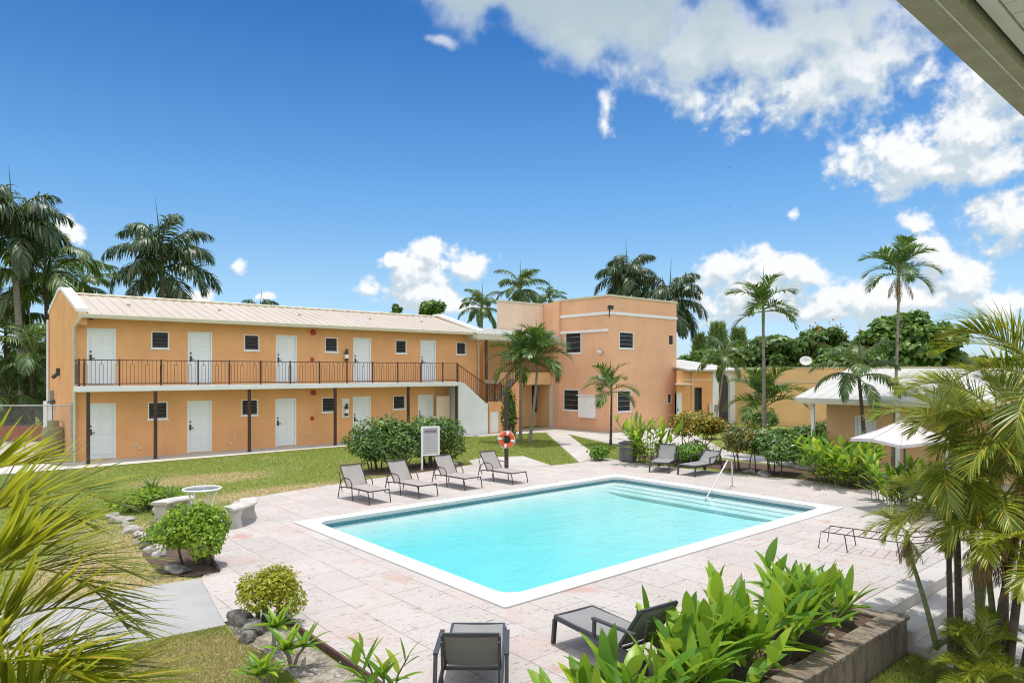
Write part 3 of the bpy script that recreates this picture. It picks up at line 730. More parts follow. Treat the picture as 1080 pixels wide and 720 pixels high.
m = MB(); m.box(BX0-.04, CXN-.03, 29.96, 30.34, zat(530,318.5,y=30.0)+.003, zat(530,317.5,y=30.0)+.06); m.build('rear_parapet_cap', M['cream'], cb, OC)
# porch roof, corrugated, over the upper landing
m = MB(); pa = [(onY(504,28.6),28.6,5.30),(onY(583,28.6)-.0,28.6,5.30)]; xa, xb = onY(503,28.4), CXN-.16
p = [(xa,28.4,5.33),(xb,28.4,5.33),(xb,29.95,5.72),(xa+.5,29.95,5.72)]
m.hexa([(x,y,z-.06) for x,y,z in p]+p); k = 34
for i in range(k+1):
    u = i/k; A = Vector(p[0]).lerp(Vector(p[1]),u); B = Vector(p[3]).lerp(Vector(p[2]),u); m.bar(A+Vector((0,0,.01)),B+Vector((0,0,.01)),.05,.03)
pr = m.build('porch_roof', M['roofwhite'], cb, OC)
m = MB(); m.box(xa+.02, xb, 28.36, 28.44, 5.02, 5.30); m.box(xa, xa+.06, 28.45, 29.9, 5.05, 5.30); m.build('fascia', M['cream'], pr)
m = MB(); m.box(xa+.1, xb, 28.45, RYB-.01, 5.0, 5.04); m.build('soffit', M['white'], pr)
for px in (513,545):
    m = MB(); x = onY(px, 28.55); m.box(x-.06,x+.06,28.5,28.62,2.9,5.02); m.build('porch_post', M['iron'], cb, OC)
# upper landing slab and its orange parapet, stair climbing to the right
m = MB(); m.box(24.3, CXN-.05, 29.3, RYB-.004, 2.60, 2.80); m.build('landing_slab', M['white'], cb, OC)
m = MB(); m.box(24.3, CXN-.06, 29.2, 29.296, 2.55, 3.25); m.build('landing_parapet', M['stucco_tan'], cb, OC)
sx0, sx1 = onY(515,28.7), onY(549,28.7)
m = MB(); prof = [(sx0,0),(sx1,0),(sx1,2.9),(sx1-.2,2.9),(sx0+.3,1.2),(sx0,1.2)]
n_ = len(prof); m.add([(x,28.6,z) for x,z in prof]+[(x,28.75,z) for x,z in prof], [tuple(range(n_)), tuple(range(n_,2*n_))[::-1]]+[((i+1)%n_,i,n_+i,n_+(i+1)%n_) for i in range(n_)])
m.build('stair_wall', M['stucco'], cb, OC)
m = MB(); k = 10
for i in range(k): m.box(sx0+.3+(sx1-sx0-.5)*i/k, sx0+.3+(sx1-sx0-.5)*(i+1)/k, 28.752, 29.19, .2, 1.25+1.65*(i+1)/k)
m.build('stair_flight', M['castwhite'], cb, OC)
def rail2(p0, p1, parent):
    a = Vector(p0); b = Vector(p1); d = b-a; m = MB(); up = Vector((0,0,1)); m.bar(a+up*.95,b+up*.95,.045,.03); m.bar(a+up*.1,b+up*.1,.03,.03)
    k = int(d.length/.13)
    for i in range(k+1): q = a+d*(i/k); m.bar(q+up*.1,q+up*.95,.016,.016)
    return m.build('railing', M['iron'], parent, OC)
rail2((sx0+.1,28.68,1.2),(sx1-.1,28.68,2.9), cb); rail2((24.4,29.25,3.25),(CXN-.2,29.25,3.25), cb)
# meter cabinet and floodlights
m = MB(); wbox(m, Wd, .95, 2.15, .72, 1.95, .003, .22); mc = m.build('meter_cabinet', M['white'], cb, OC, bevel=.015)
m = MB(); wbox(m, Wd, .90, 2.20, 1.955, 2.0, .003, .30); m.build('cabinet_hood', M['white'], mc)
m = MB(); wbox(m, Wd, 1.05, 1.10, 0, .72, .003, .05); m.build('conduit', M['stucco_pink'], cb, OC)
fl = thing('floodlight', 'black floodlight on the parapet band at the corner of the peach building', 'light', (CXN-.05, CYN-.05, zb))
m = MB(); m.box(-.03,.03,-.03,.03,.05,.2); m.box(-.16,.16,-.18,.0,.2,.4); m.build('lamp_head', M['black'], fl, bevel=.02); m = MB(); m.tube([(0,0,-.25),(0,0,.1)],.03,8); m.build('bracket', M['charcoal'], fl)
fl2 = thing('security_light', 'small white security light halfway up the corner of the peach building', 'light', (CXN-.02, CYN+.55, zat(637,370,x=CXN)))
m = MB(); m.box(-.08,0,-.08,.08,-.06,.06); m.build('base', M['galv'], fl2)
m = MB(); m.tube([(-.08,.05,0),(-.2,.1,-.08)],[.05,.09],10); m.tube([(-.08,-.05,0),(-.2,-.1,-.08)],[.05,.09],10); m.build('lamp_head', M['white'], fl2)

# ---- low building with the white arch
LY = 24.05; LXa, LXb = CX1+.0, 39.75; LH = 3.40
lbd = thing('low_building', 'low orange building with a white arched entrance and a flat white roof', 'building', (LXa, LY, 0)); OL = (LXa, LY, 0)
Wg = Wall((LXa, LY), (1,0), (0,-1))
def la(px): return onY(px, LY)-LXa
archl, archr = la(751), la(777.5); ol, orr = la(757.3), la(769.2); lwn = (la(732.5), la(740), .95, 2.35); ldr = (la(713.5), la(718.8), .05, 2.05)
m = MB(); wall_face(m, Wg, -.4, archl, 0, LH, [lwn, ldr]); m.quad((LXb,LY,0),(LXb,30,0),(LXb,30,LH),(LXb,LY,LH)); m.quad((LXa-.4,LY+.18,0),(LXa+archl,LY+.18,0),(LXa+archl,LY+.18,LH),(LXa-.4,LY+.18,LH))
m.build('wall', M['stucco'], lbd, OL)
window(lbd, Wg, *lwn, OL, frame='brown', fw=.04, mull=0)
door(lbd, Wg, *ldr, OL, panels=False)
m = MB(); oc = (ol+orr)/2; orad = (orr-ol)/2; spring = 2.42-orad*.1
arch = [(ol,0.02)]+[(oc-orad*math.cos(math.pi*i/14), spring+orad*1.25*math.sin(math.pi*i/14)) for i in range(15)]+[(orr,0.02)]
outer = [(archl,0),(ol,0.02)]
prev = (archl,)
# front face as strips each side and above the arch
m.quad(Wg(archl,0,.06),Wg(ol,0,.06),Wg(ol,spring,.06),Wg(archl,spring,.06)); m.quad(Wg(orr,0,.06),Wg(archr,0,.06),Wg(archr,spring,.06),Wg(orr,spring,.06))
ap = arch[1:-1]
m.quad(Wg(archl,spring,.06),Wg(ol,spring,.06),Wg(ol,LH,.06),Wg(archl,LH,.06)); m.quad(Wg(orr,spring,.06),Wg(archr,spring,.06),Wg(archr,LH,.06),Wg(orr,LH,.06))
for (a_,b_),(c_,d__) in zip(ap[:-1], ap[1:]): m.quad(Wg(a_,b_,.06),Wg(c_,d__,.06),Wg(c_,LH,.06),Wg(a_,LH,.06))
for (a_,b_),(c_,d__) in zip(arch[:-1], arch[1:]): m.quad(Wg(a_,b_,.06),Wg(a_,b_,-.10),Wg(c_,d__,-.10),Wg(c_,d__,.06))
m.quad(Wg(archl,0,.06),Wg(archl,LH,.06),Wg(archl,LH,-.3),Wg(archl,0,-.3)); m.quad(Wg(archr,0,.06),Wg(archr,LH,.06),Wg(archr,LH,-.3),Wg(archr,0,-.3))
m.build('arch_front', M['whitewall'], lbd, OL)
m = MB(); m.quad(Wg(archl,0,-.10),Wg(archr,0,-.10),Wg(archr,LH,-.10),Wg(archl,LH,-.10)); m.build('entrance_door', pm('grey_door', (.055,.052,.056), .5, .1, 3), lbd, OL)
m = MB(); p = [(LXa-.4,LY-.45,LH+.03),(LXb+.7,LY-.45,LH+.03),(LXb-.2,LY+4,LH+.75),(LXa-.4,LY+4,LH+.75)]; m.hexa([(x,y,z-.10) for x,y,z in p]+p); m.build('roof', M['roofwhite'], lbd, OL)
m = MB(); x = onY(730.7, LY-.1); m.tube([(x,LY-.40,LH-.08),(x,LY-.3,LH-.2),(x,LY-.06,LH-.3),(x,LY-.06,0)], .05, 8); m.build('downpipe', M['stucco_beige'], lbd, OL)
m = MB(); wbox(m, Wg, la(712), la(723.5), 2.55, 2.62, .003, .5); m.build('door_canopy', M['white'], lbd, OL)
m = MB(); wbox(m, Wg, la(746.5), la(752), .75, 1.35, .07, .40); ac = m.build('air_conditioner', M['white'], lbd, OL, bevel=.02)
m = MB(); wbox(m, Wg, la(747.3), la(751), .82, 1.28, .402, .41); m.build('grille', M['galv'], ac)
m = MB(); wbox(m, Wg, -.3, archl-.02, LH-.62, LH-.54, .003, .04); m.build('white_band', M['stucco_beige'], lbd, OL)

# ---- tan boundary wall running towards the viewer behind the pool house
bw = thing('boundary_wall', 'tall tan garden wall with a pale stripe, behind the palms and pool house', 'wall', (LXb, LY, 0)); OB = (LXb, LY, 0)
m = MB(); m.box(LXb, LXb+.3, 9.0, LY+.2, 0, 3.50); m.build('wall_panel', M['stucco_tan'], bw, OB)
m = MB(); m.box(LXb-.04, LXb+.34, 9.0, LY+.2, 3.503, 3.58); m.box(LXb-.035, LXb-.002, 9.0, LY-.1, 2.66, 2.76); m.build('cap', M['cream'], bw, OB)

# ---- pool house
HX = 24.15; PXF = 22.9; HY1 = 11.0; HY0 = 1.5; PE = 2.42; PR = 3.42; RXm = 26.8
ph = thing('pool_house', 'low tan pool house with a white gabled roof and porch posts, right of the garden', 'building', (HX, HY1, 0)); OP = (HX, HY1, 0)
Wp = Wall((HX, HY0), (0,1), (-1,0))
def pa_(px): return onX(px, HX)-HY0
pd = (pa_(924), pa_(902), -.25, 1.80)
m = MB(); wall_face(m, Wp, 0, HY1-HY0, -.25, 2.75, [pd]); m.quad((HX,HY1,-.25),(HX+6,HY1,-.25),(HX+6,HY1,2.6),(HX,HY1,2.6)); m.add([(HX,HY1,2.6),(HX+6,HY1,2.6),(RXm,HY1,PR-.05)],[(0,1,2)]); m.quad((HX+.16,HY0,0),(HX+.16,HY1,0),(HX+.16,HY1,2.7),(HX+.16,HY0,2.7))
m.build('wall', M['stucco_tan'], ph, OP)
door(ph, Wp, *pd, OP)
m = MB()
for (xa_, xb_) in ((PXF-.35, RXm),(RXm+4.4, RXm)):
    p = [(xa_,HY0,PE),(xa_,HY1+.36,PE),(xb_,HY1+.36,PR),(xb_,HY0,PR)]; m.hexa([(x,y,z-.07) for x,y,z in p]+p)
    k = 26
    for i in range(k+1): y = HY0+(HY1+.36-HY0)*i/k; m.bar((xa_,y,PE+.004),(xb_,y,PR+.004),.018,.012)
rf = m.build('roof', M['roofwhite'], ph, OP)
m = MB(); m.box(PXF-.40, PXF-.32, HY0, HY1+.33, PE-.18, PE-.075); m.build('fascia', M['cream'], rf); m = MB(); m.box(PXF-.31, HX-.002, HY0, HY1+.3, PE-.16, PE-.12); m.build('soffit', M['white'], rf)
for y in (onX(857.5, PXF), onX(947,PXF), onX(1000,PXF)):
    m = MB(); m.box(PXF-.05,PXF+.05,y-.05,y+.05,-.2,PE-.17); m.build('porch_post', M['white'], ph, OP)
sheet('pool_house_floor', [(PXF-.3,HY0),(HX,HY0),(HX,HY1+.5),(PXF-.3,HY1+.5)], M['path'], .014)
# ------------------------------------------------------------------ eave of the viewer's own building
ev = thing('roof_eave', 'weathered grey eave beam with boarded ceiling, overhead at the top right corner', 'roof', (4.0, .9, 4.6))
OE = (4.0, .9, 4.6)
m = MB(); m.box(.4, 9, .79, .935, 4.60, 4.86); m.build('beam', M['fascia'], ev, OE, bevel=.006)
m = MB(); m.box(.4, 9, .836, .842, 4.597, 4.60); m.build('trim', M['soffit'], ev, OE)
m = MB()
for k in range(80): m.box(.4+k*.108, .4+k*.108+.102, -2.5, .715, 4.640, 4.665)
m.box(.4, 9, .72, .768, 4.632, 4.665)
m.build('soffit_board', M['soffit'], ev, OE)
m = MB(); m.box(.4,9,-2.6,.96,4.87,4.93); m.box(.4,9,-2.5,.775,4.668,4.70); m.build('roof_deck', M['charcoal'], ev, OE)

# ------------------------------------------------------------------ loungers
def lounger(name, label, loc, rz, fabric, frame, back=52, style='tube', W_=.62, group=None):
    """foot towards +x, head towards -x; origin under the middle of the bed"""
    t = thing(name, label, 'lounger', (*loc, .014), rz, group)
    hw = W_/2; zs = .32; xf = .88; xh = -.22; bl = .62 if style == 'tube' else .56; a = R(back)
    bx_ = xh-math.cos(a)*bl; bz = zs+math.sin(a)*bl
    m = MB()
    if style == 'tube':
        for s_ in (-1, 1):
            y = s_*hw
            m.tube([(xf-.02,y,zs),(xh-.05,y,zs-.01),(xh-.35,y,zs-.06)], .016, 6)
            m.tube([(xh,y,zs),(bx_,y,bz)], .016, 6)
        m.tube([(xf-.02,-hw,zs),(xf-.02,hw,zs)], .016, 6); m.tube([(bx_,-hw,bz),(bx_,hw,bz)], .016, 6); m.tube([(xh,-hw,zs-.03),(xh,hw,zs-.03)], .014, 6)
    else:
        for s_ in (-1, 1):
            y = s_*hw
            m.bar((xf,y,zs),(xh-.42,y,zs-.03),.03,.05); m.bar((xh,y*.92,zs+.01),(bx_,y*.92,bz),.028,.035)
        m.bar((xf,-hw,zs),(xf,hw,zs),.03,.045); m.bar((bx_,-hw*.92,bz),(bx_,hw*.92,bz),.03,.03); m.bar((xh,-hw,zs-.03),(xh,hw,zs-.03),.03,.03)
    m.build('frame', M[frame], t)
    for s_ in (-1, 1):
        y = s_*(hw+.004)
        if style == 'tube':
            m = MB(); m.tube([(xf-.06,y,zs-.01),(xf-.01,y,zs-.10),(xf+.03,y,0)], .015, 6); m.build('leg', M[frame], t)
            m = MB(); m.tube([(xh+.30,y,0),(xh+.26,y,.42),(xh+.18,y,.52),(xh-.10,y,.54),(xh-.32,y,.42),(xh-.44,y,0)], .015, 6); m.build('armrest', M[frame], t)
            m = MB(); m.tube([(xh-.24,y*.97,.14),(xh-.40,y*.97,zs+.34)], .011, 6); m.build('back_strut', M[frame], t)
        else:
            m = MB(); m.bar((xf-.012,y,zs-.02),(xf+.02,y,0),.035,.05); m.build('leg', M[frame], t)
            m = MB(); m.bar((xh-.40,y,zs-.04),(xh-.46,y,0),.035,.05); m.build('leg', M[frame], t)
            m = MB(); yo = s_*(hw+.045); m.bar((xh+.34,yo,zs+.01),(xh+.33,yo,zs+.20),.045,.03); m.bar((xh+.36,yo,zs+.215),(xh-.30,yo,zs+.235),.05,.028); m.bar((xh-.28,yo,zs+.235),(xh-.44,yo,0),.04,.03); m.build('armrest', M[frame], t, bevel=.006)
            m = MB(); m.bar((xh-.30,y*.9,zs-.10),(xh-.42,y*.9,zs+.40),.02,.02); m.build('back_strut', M[frame], t)
    def sag(p0, p1, sg, nm):
        m = MB(); nu, nv = 10, 6; P0 = Vector(p0); P1 = Vector(p1); nrm = Vector((-(P1-P0).z,0,(P1-P0).x)).normalized()
        if nrm.z < 0: nrm = -nrm
        w2 = hw-.012
        top = []
        for i in range(nu+1):
            for j in range(nv+1):
                u, v = i/nu, j/nv; s0 = sg*(1-(2*v-1)**2)*(math.sin(math.pi*u)*.6+.4)
                q = P0.lerp(P1,u)-nrm*s0; top.append((q.x, -w2+2*w2*v, q.z))
        bot = [(x-nrm.x*.008, y, z-nrm.z*.008) for x,y,z in top]; N = len(top)
        fs = [(i*(nv+1)+j,(i+1)*(nv+1)+j,(i+1)*(nv+1)+j+1,i*(nv+1)+j+1) for i in range(nu) for j in range(nv)]
        m.add(top+bot, fs+[tuple(N+k for k in f[::-1]) for f in fs], True); return m.build(nm, M[fabric], t)
    sag((xh+.01,0,zs+.018),(xf-.02,0,zs+.018), .018, 'seat_sling')
    sag((xh-.005,0,zs+.02),(bx_+.01,0,bz-.015), .025, 'back_sling')
    return t
GR = 'taupe loungers along the far pool side'
def ang(dx, dy): return math.atan2(dy, dx)
for k, (x, y, r_, lab) in enumerate((
    (8.60, 15.95, -88, 'taupe sling lounger at the left end of the poolside row'),
    (9.95, 15.85, -86, 'taupe sling lounger second from the left in the poolside row, left of the hedge sign'),
    (11.62, 16.05, -88, 'taupe sling lounger standing in front of the white notice board'),
    (13.25, 15.95, -87, 'taupe sling lounger beside the lifebuoy pole'))):
    lounger('sun_lounger', lab, (x, y), R(r_), 'taupe', 'brown', 56, 'tube', .60, GR)
GB = 'grey loungers at the shallow end'
lounger('sun_lounger', 'dark grey lounger by the litter bin, turned towards the pool corner', (18.98, 14.1), R(205), 'slate', 'charcoal', 58, 'bar', .62, GB)
lounger('sun_lounger', 'dark grey lounger beside the chrome handrail with its back half raised', (19.2, 12.78), R(181), 'slate', 'charcoal', 40, 'bar', .62, GB)
GN = 'grey loungers on the near side of the pool'
lounger('sun_lounger', 'grey sling lounger seen side on, in front of the broad-leaved planter', (6.0, 5.02), R(84), 'slate', 'charcoal', 56, 'bar', .60, GN)
lounger('sun_lounger', 'grey sling lounger seen from behind at the bottom edge, back raised', (4.36, 5.66), R(49), 'slate', 'charcoal', 52, 'bar', .60, GN)

# bare lounger frame without its sling
x, y = gp(930, 584); t = thing('lounger_frame', 'bare dark lounger frame without fabric, on the paving at the right', 'lounger', (x, y, .014), R(-80))
m = MB()
for s_ in (-1,1): m.tube([(-1.0,s_*.31,0),(-.96,s_*.31,.31),(.5,s_*.31,.31),(.9,s_*.31,.42)], .010, 6)
for k in range(9): xx = -.92+k*.2; m.tube([(xx,-.31,.315),(xx,.31,.315)], .007, 6)
m.build('frame', M['brown'], t)
for xx in (-.55, .3):
    for s_ in (-1,1): m = MB(); m.tube([(xx,s_*.31,.30),(xx+.05,s_*.32,0)], .010, 6); m.build('leg', M['brown'], t)

# ------------------------------------------------------------------ pool fittings
t = thing('pool_handrail', 'bent chrome handrail leading into the pool over the steps', 'handrail', (17.35, 10.65, .014))
m = MB(); m.tube([(.15,0,0),(.13,0,.62),(.10,0,.74),(.02,0,.80),(-.10,0,.78),(-.35,-.03,.60),(-1.25,-.08,-.10),(-1.45,-.09,-.30)], .020, 10); m.build('rail', M['steel'], t)
m = MB(); m.lathe([(.07,0),(.07,.012),(.03,.03),(.03,0)], 16, (.15,0,0)); m.build('flange', M['steel'], t)
xb, yb = 14.72, 17.35
t = thing('lifebuoy_post', 'dark square post beside the lounger, carrying a ring buoy', 'post', (xb, yb, .0))
m = MB(); m.box(-.05,.05,-.05,.05,0,2.60); m.build('pole', M['brown'], t); m = MB(); m.box(-.12,.12,-.12,.12,.012,.035); m.build('base_plate', M['brown'], t)
m = MB(); m.bar((0,-.05,1.34),(0,-.13,1.34),.03,.03); m.build('hook', M['galv'], t)
d = Vector((-xb, -yb, 0)).normalized()
t = thing('lifebuoy', 'orange ring buoy with white bands hanging on the dark post', 'lifebuoy', (xb+d.x*.10, yb+d.y*.10, 1.06), math.atan2(d.y, d.x)-R(90))
m = MB(); N_, K_ = 36, 12
for i in range(N_):
    m.m = 1 if i % 9 in (0, 1) else 0
    q = []
    for ii in (i, i+1):
        a = 2*math.pi*ii/N_; rad = .066 if m.m == 0 else .069
        q.append([((.205+rad*math.cos(2*math.pi*j/K_))*math.cos(a), rad*.8*math.sin(2*math.pi*j/K_), (.205+rad*math.cos(2*math.pi*j/K_))*math.sin(a)) for j in range(K_)])
    m.add(q[0]+q[1], [(j,(j+1)%K_,K_+(j+1)%K_,K_+j) for j in range(K_)], True)
m.build('ring', [M['orange'], M['white']], t)
m = MB(); m.tube([(.285*math.cos(2*math.pi*i/32)*(1+.05*math.sin(8*math.pi*i/32)), -.03, 0.285*math.sin(2*math.pi*i/32)*(1+.05*math.sin(8*math.pi*i/32))) for i in range(33)], .009, 5, False); m.build('grab_rope', M['white'], t)

# notice board
xs0, ys0 = gp(445, 496); xs1, ys1 = gp(462, 495)
t = thing('notice_board', 'white framed pool notice board on posts in front of the hedge', 'sign', (xs0, ys0, 0), math.atan2(ys1-ys0, xs1-xs0))
wd = .58
for xx in (0, wd): m = MB(); m.box(xx-.03,xx+.03,-.03,.03,0,1.46); m.build('post', M['white'], t)
m = MB(); m.box(.03,wd-.03,-.015,.015,.50,1.46); bo = m.build('board', pm('faded_board', (.50,.50,.48), .5, .10, 7), t)
m = MB()
for x0_,x1_,z0_,z1_ in ((.031,wd-.031,1.42,1.465),(.031,wd-.031,.49,.53)): m.box(x0_,x1_,-.028,.028,z0_,z1_)
m.build('frame', M['white'], bo)
m = MB(); m.box(.06,wd-.06,-.021,-.016,1.22,1.38); hp = m.build('header', pm('faded_plum', (.36,.29,.33), .6, .15, 9), bo)
def text(s_, size, mat, parent, loc, rot=(R(90),0,0), name='lettering'):
    cu = bpy.data.curves.new(name, 'FONT'); cu.body = s_; cu.size = size; cu.align_x = 'CENTER'; cu.align_y = 'CENTER'; cu.extrude = .001; cu.offset = .002
    o = bpy.data.objects.new(name, cu); S.collection.objects.link(o)
    dg = bpy.context.evaluated_depsgraph_get(); me = bpy.data.meshes.new_from_object(o.evaluated_get(dg)); bpy.data.objects.remove(o)
    me.materials.clear(); me.materials.append(mat); o2 = link(name, me, parent); o2.location = loc; o2.rotation_euler = rot; return o2
text('POOL RULES', .068, pm('dark_plum_ink', (.03,.012,.02), .5), hp, (wd/2, -.0225, 1.30))
m = MB(); rr = random.Random(4)
for k in range(11):
    z = 1.15-k*.052; x = .09
    while x < wd-.13:
        l_ = rr.uniform(.02,.07); m.box(x, min(x+l_, wd-.09), -.0185, -.0165, z, z+.014); x += l_+.014
m.build('small_print', pm('faded_ink', (.30,.30,.31), .6), bo)

# litter bin
x, y = gp(662.5, 486.5); t = thing('litter_bin', 'dark grey square litter bin at the far corner of the pool deck', 'bin', (x, y, .014), R(20))
m = MB()
for k in range(12):
    for s_ in (-1,1):
        o_ = -.235+k*.0427; m.box(o_-.016,o_+.016,s_*.25-.014,s_*.25+.014,.04,.66); m.box(s_*.25-.014,s_*.25+.014,o_-.016,o_+.016,.04,.66)
m.box(-.225,.225,-.225,.225,.03,.60)
m.build('slatted_body', M['grey'], t)
m = MB(); m.box(-.275,.275,-.275,.275,.66,.71); m.lathe([(.13,.712),(.14,.74),(.19,.74),(.2,.712)], 20); m.build('lid', M['charcoal'], t, bevel=.01)

# ------------------------------------------------------------------ table and curved benches
tx, ty = cz(213, 14.9)
t = thing('garden_table', 'round white table with a glass top at the left edge of the paving', 'table', (tx, ty, .012))
m = MB(); m.tube([(.38*math.cos(2*math.pi*i/32),.38*math.sin(2*math.pi*i/32),.74) for i in range(33)], .018, 8, False)
m.bar((-.37,0,.73),(.37,0,.73),.03,.015); m.bar((0,-.37,.73),(0,.37,.73),.03,.015); m.build('rim', M['white'], t)
m = MB(); m.lathe([(0,.748),(.365,.748),(.365,.756),(0,.756)], 32); m.build('glass_top', glass('pale_table_glass', (.22,.27,.26)), t)
for k in range(4):
    a = math.pi/4+k*math.pi/2; m = MB(); c_, s_ = math.cos(a), math.sin(a)
    m.tube([(.34*c_,.34*s_,.73),(.25*c_,.25*s_,.5),(.20*c_,.20*s_,.25),(.32*c_,.32*s_,0)], .02, 8); m.build('leg', M['white'], t)
m = MB(); m.tube([(.21*math.cos(2*math.pi*i/24),.21*math.sin(2*math.pi*i/24),.3) for i in range(25)], .012, 6, False); m.build('leg_ring', M['white'], t)
def bench(label, a0, a1, rad=.95):
    t = thing('curved_bench', label, 'bench', (tx+rad*math.cos((a0+a1)/2), ty+rad*math.sin((a0+a1)/2), .012), 0, 'curved concrete benches round the table')
    ox, oy = t.location.x-tx, t.location.y-ty
    m = MB(); n_ = 14; rows = []
    for i in range(n_+1):
        a = a0+(a1-a0)*i/n_; c_, s_ = math.cos(a), math.sin(a)
        rows.append([(r_*c_-ox, r_*s_-oy, z) for r_, z in ((rad-.19,.37),(rad-.20,.41),(rad-.17,.445),(rad+.17,.445),(rad+.20,.41),(rad+.19,.37))])
    vs = [p for r_ in rows for p in r_]; fs = [(i*6+j,(i+1)*6+j,(i+1)*6+(j+1)%6,i*6+(j+1)%6) for i in range(n_) for j in range(6)]
    m.add(vs, fs+[tuple(range(6)), tuple(n_*6+j for j in range(6))[::-1]]); m.build('seat_slab', M['castwhite'], t, bevel=.012)
    for f_ in (.14, .86):
        a = a0+(a1-a0)*f_; c_, s_ = math.cos(a), math.sin(a); m = MB()
        prof = [(.19,0),(.17,.05),(.12,.20),(.13,.30),(.18,.37)]
        L_ = [(-c_*w_+(rad*c_-ox), -s_*w_+(rad*s_-oy), z) for w_, z in prof]; Rr = [(c_*w_+(rad*c_-ox), s_*w_+(rad*s_-oy), z) for w_, z in prof]
        tx_, ty_ = -s_*.06, c_*.06; k_ = len(prof)
        for i in range(k_-1):
            A = [L_[i],Rr[i],Rr[i+1],L_[i+1]]
            m.hexa([(x-tx_,y-ty_,z) for x,y,z in (A[0],A[1])]+[(x+tx_,y+ty_,z) for x,y,z in (A[1],A[0])]+[(x-tx_,y-ty_,z) for x,y,z in (A[3],A[2])]+[(x+tx_,y+ty_,z) for x,y,z in (A[2],A[3])])
        m.build('leg', M['castwhite'], t)
bench('curved cast bench on the paving right of the round table', R(-75), R(-5))
bench('curved cast bench behind the round table on the dry grass', R(85), R(138))

# ------------------------------------------------------------------ service corner at the left
x, y = gp(56, 480); t = thing('gas_tank', 'olive green upright gas cylinder on a slab beside the orange gable', 'gas tank', (x, y, .012))
m = MB(); m.lathe([(0,.06),(.25,.06),(.36,.12),(.385,.22),(.385,.92),(.36,1.03),(.26,1.12),(.12,1.16),(0,1.17)], 28); m.build('body', M['tank'], t)
m = MB(); m.lathe([(.20,1.11),(.20,1.36),(.185,1.36),(.185,1.11)], 24); m.build('collar', M['tank'], t)
m = MB(); m.tube([(0,0,1.15),(0,0,1.28)],.04,8); m.tube([(0,0,1.24),(.12,0,1.27)],.02,8); m.build('valve', M['steel'], t)
m = MB(); m.lathe([(.30,.0),(.30,.10),(.28,.10),(.28,0)], 24); m.build('foot_ring', M['tank'], t)
m = MB(); m.box(-.62,.62,-.5,.5,0,.05); m.build('slab', M['concrete'], t, bevel=.01)
m = MB(); m.tube([(.1,0,1.26),(.3,.1,1.32),(.6,.2,1.2),(.75,.3,1.1)], .012, 6); m.build('hose', M['black'], t)
x, y = gp(30, 464.5); t = thing('terracotta_planter', 'long terracotta trough behind the chain-link fence', 'planter', (x, y, .012), -YAW)
m = MB(); p0 = [(-1.05,-.3,0),(1.05,-.3,0),(1.05,.3,0),(-1.05,.3,0)]; p1 = [(-1.35,-.42,.62),(1.35,-.42,.62),(1.35,.42,.62),(-1.35,.42,.62)]; m.hexa(p0+p1); m.box(-1.40,1.40,-.47,.47,.621,.72); m.build('trough', M['terracotta'], t, bevel=.02)
m = MB(); m.box(-1.3,1.3,-.38,.38,.722,.735); m.build('soil', M['soil'], t)
fa = Vector((*gp(75.5, 487.5), 0)); fb = Vector((*gp(-70, 489), 0)); L_ = (fb-fa).length
t = thing('chain_link_fence', 'chain-link fence with a grey top rail left of the gable', 'fence', fa, math.atan2(fb.y-fa.y, fb.x-fa.x))
for k, xx in enumerate((0, 2.6, L_)):
    m = MB(); m.tube([(xx,0,0),(xx,0,2.15)], .035, 8); m.lathe([(.045,2.15),(.04,2.19),(0,2.21)], 10, (xx,0,0)); m.build('post', M['galv'], t)
m = MB(); m.tube([(0,0,2.08),(L_,0,2.08)], .024, 8); m.build('top_rail', M['galv'], t)
m = MB(); c_ = .085; nn = int((L_+2.05)/c_)
for k in range(nn):
    for s_ in (-1, 1):
        x0_ = k*c_-2.05 if s_ > 0 else k*c_
        x1_ = x0_+s_*2.05 if s_ > 0 else x0_-2.05
        a = [x0_, .03]; b = [x1_, 2.08]
        def clip(xa, za, xb_, zb_):
            if xa > xb_: xa, za, xb_, zb_ = xb_, zb_, xa, za
            if xb_ <= 0 or xa >= L_: return None
            if xa < 0: f = (0-xa)/(xb_-xa); xa, za = 0, za+(zb_-za)*f
            if xb_ > L_: f = (L_-xa)/(xb_-xa); xb_, zb_ = L_, za+(zb_-za)*f
            return xa, za, xb_, zb_
        q = clip(a[0],a[1],b[0],b[1])
        if q: m.bar((q[0],0,q[1]),(q[2],0,q[3]),.004,.004,up=(0,1,0))
m.build('mesh_panel', M['galv'], t)
x, y = gp(55.5, 474); t = thing('garden_lamp', 'thin dark post with a flat cap behind the gas cylinder', 'lamp', (x, y, .01))
m = MB(); m.tube([(0,0,0),(0,0,2.0)], .022, 8); m.build('pole', M['charcoal'], t); m = MB(); m.lathe([(.0,2.12),(.20,2.02),(.20,1.99),(.05,1.98),(0,1.98)], 16); m.build('lamp_cap', M['charcoal'], t)
x, y = gp(48.5, 473); t = thing('white_gate_post', 'white board gate standing against the rear of the gable', 'gate', (x, y, 0), -YAW)
m = MB(); m.box(-.09,.09,-.05,.05,0,2.05); m.build('gate_post', M['white'], t); m = MB(); m.box(.095,.55,-.02,.02,.05,1.95); m.build('gate_panel', M['white'], t)

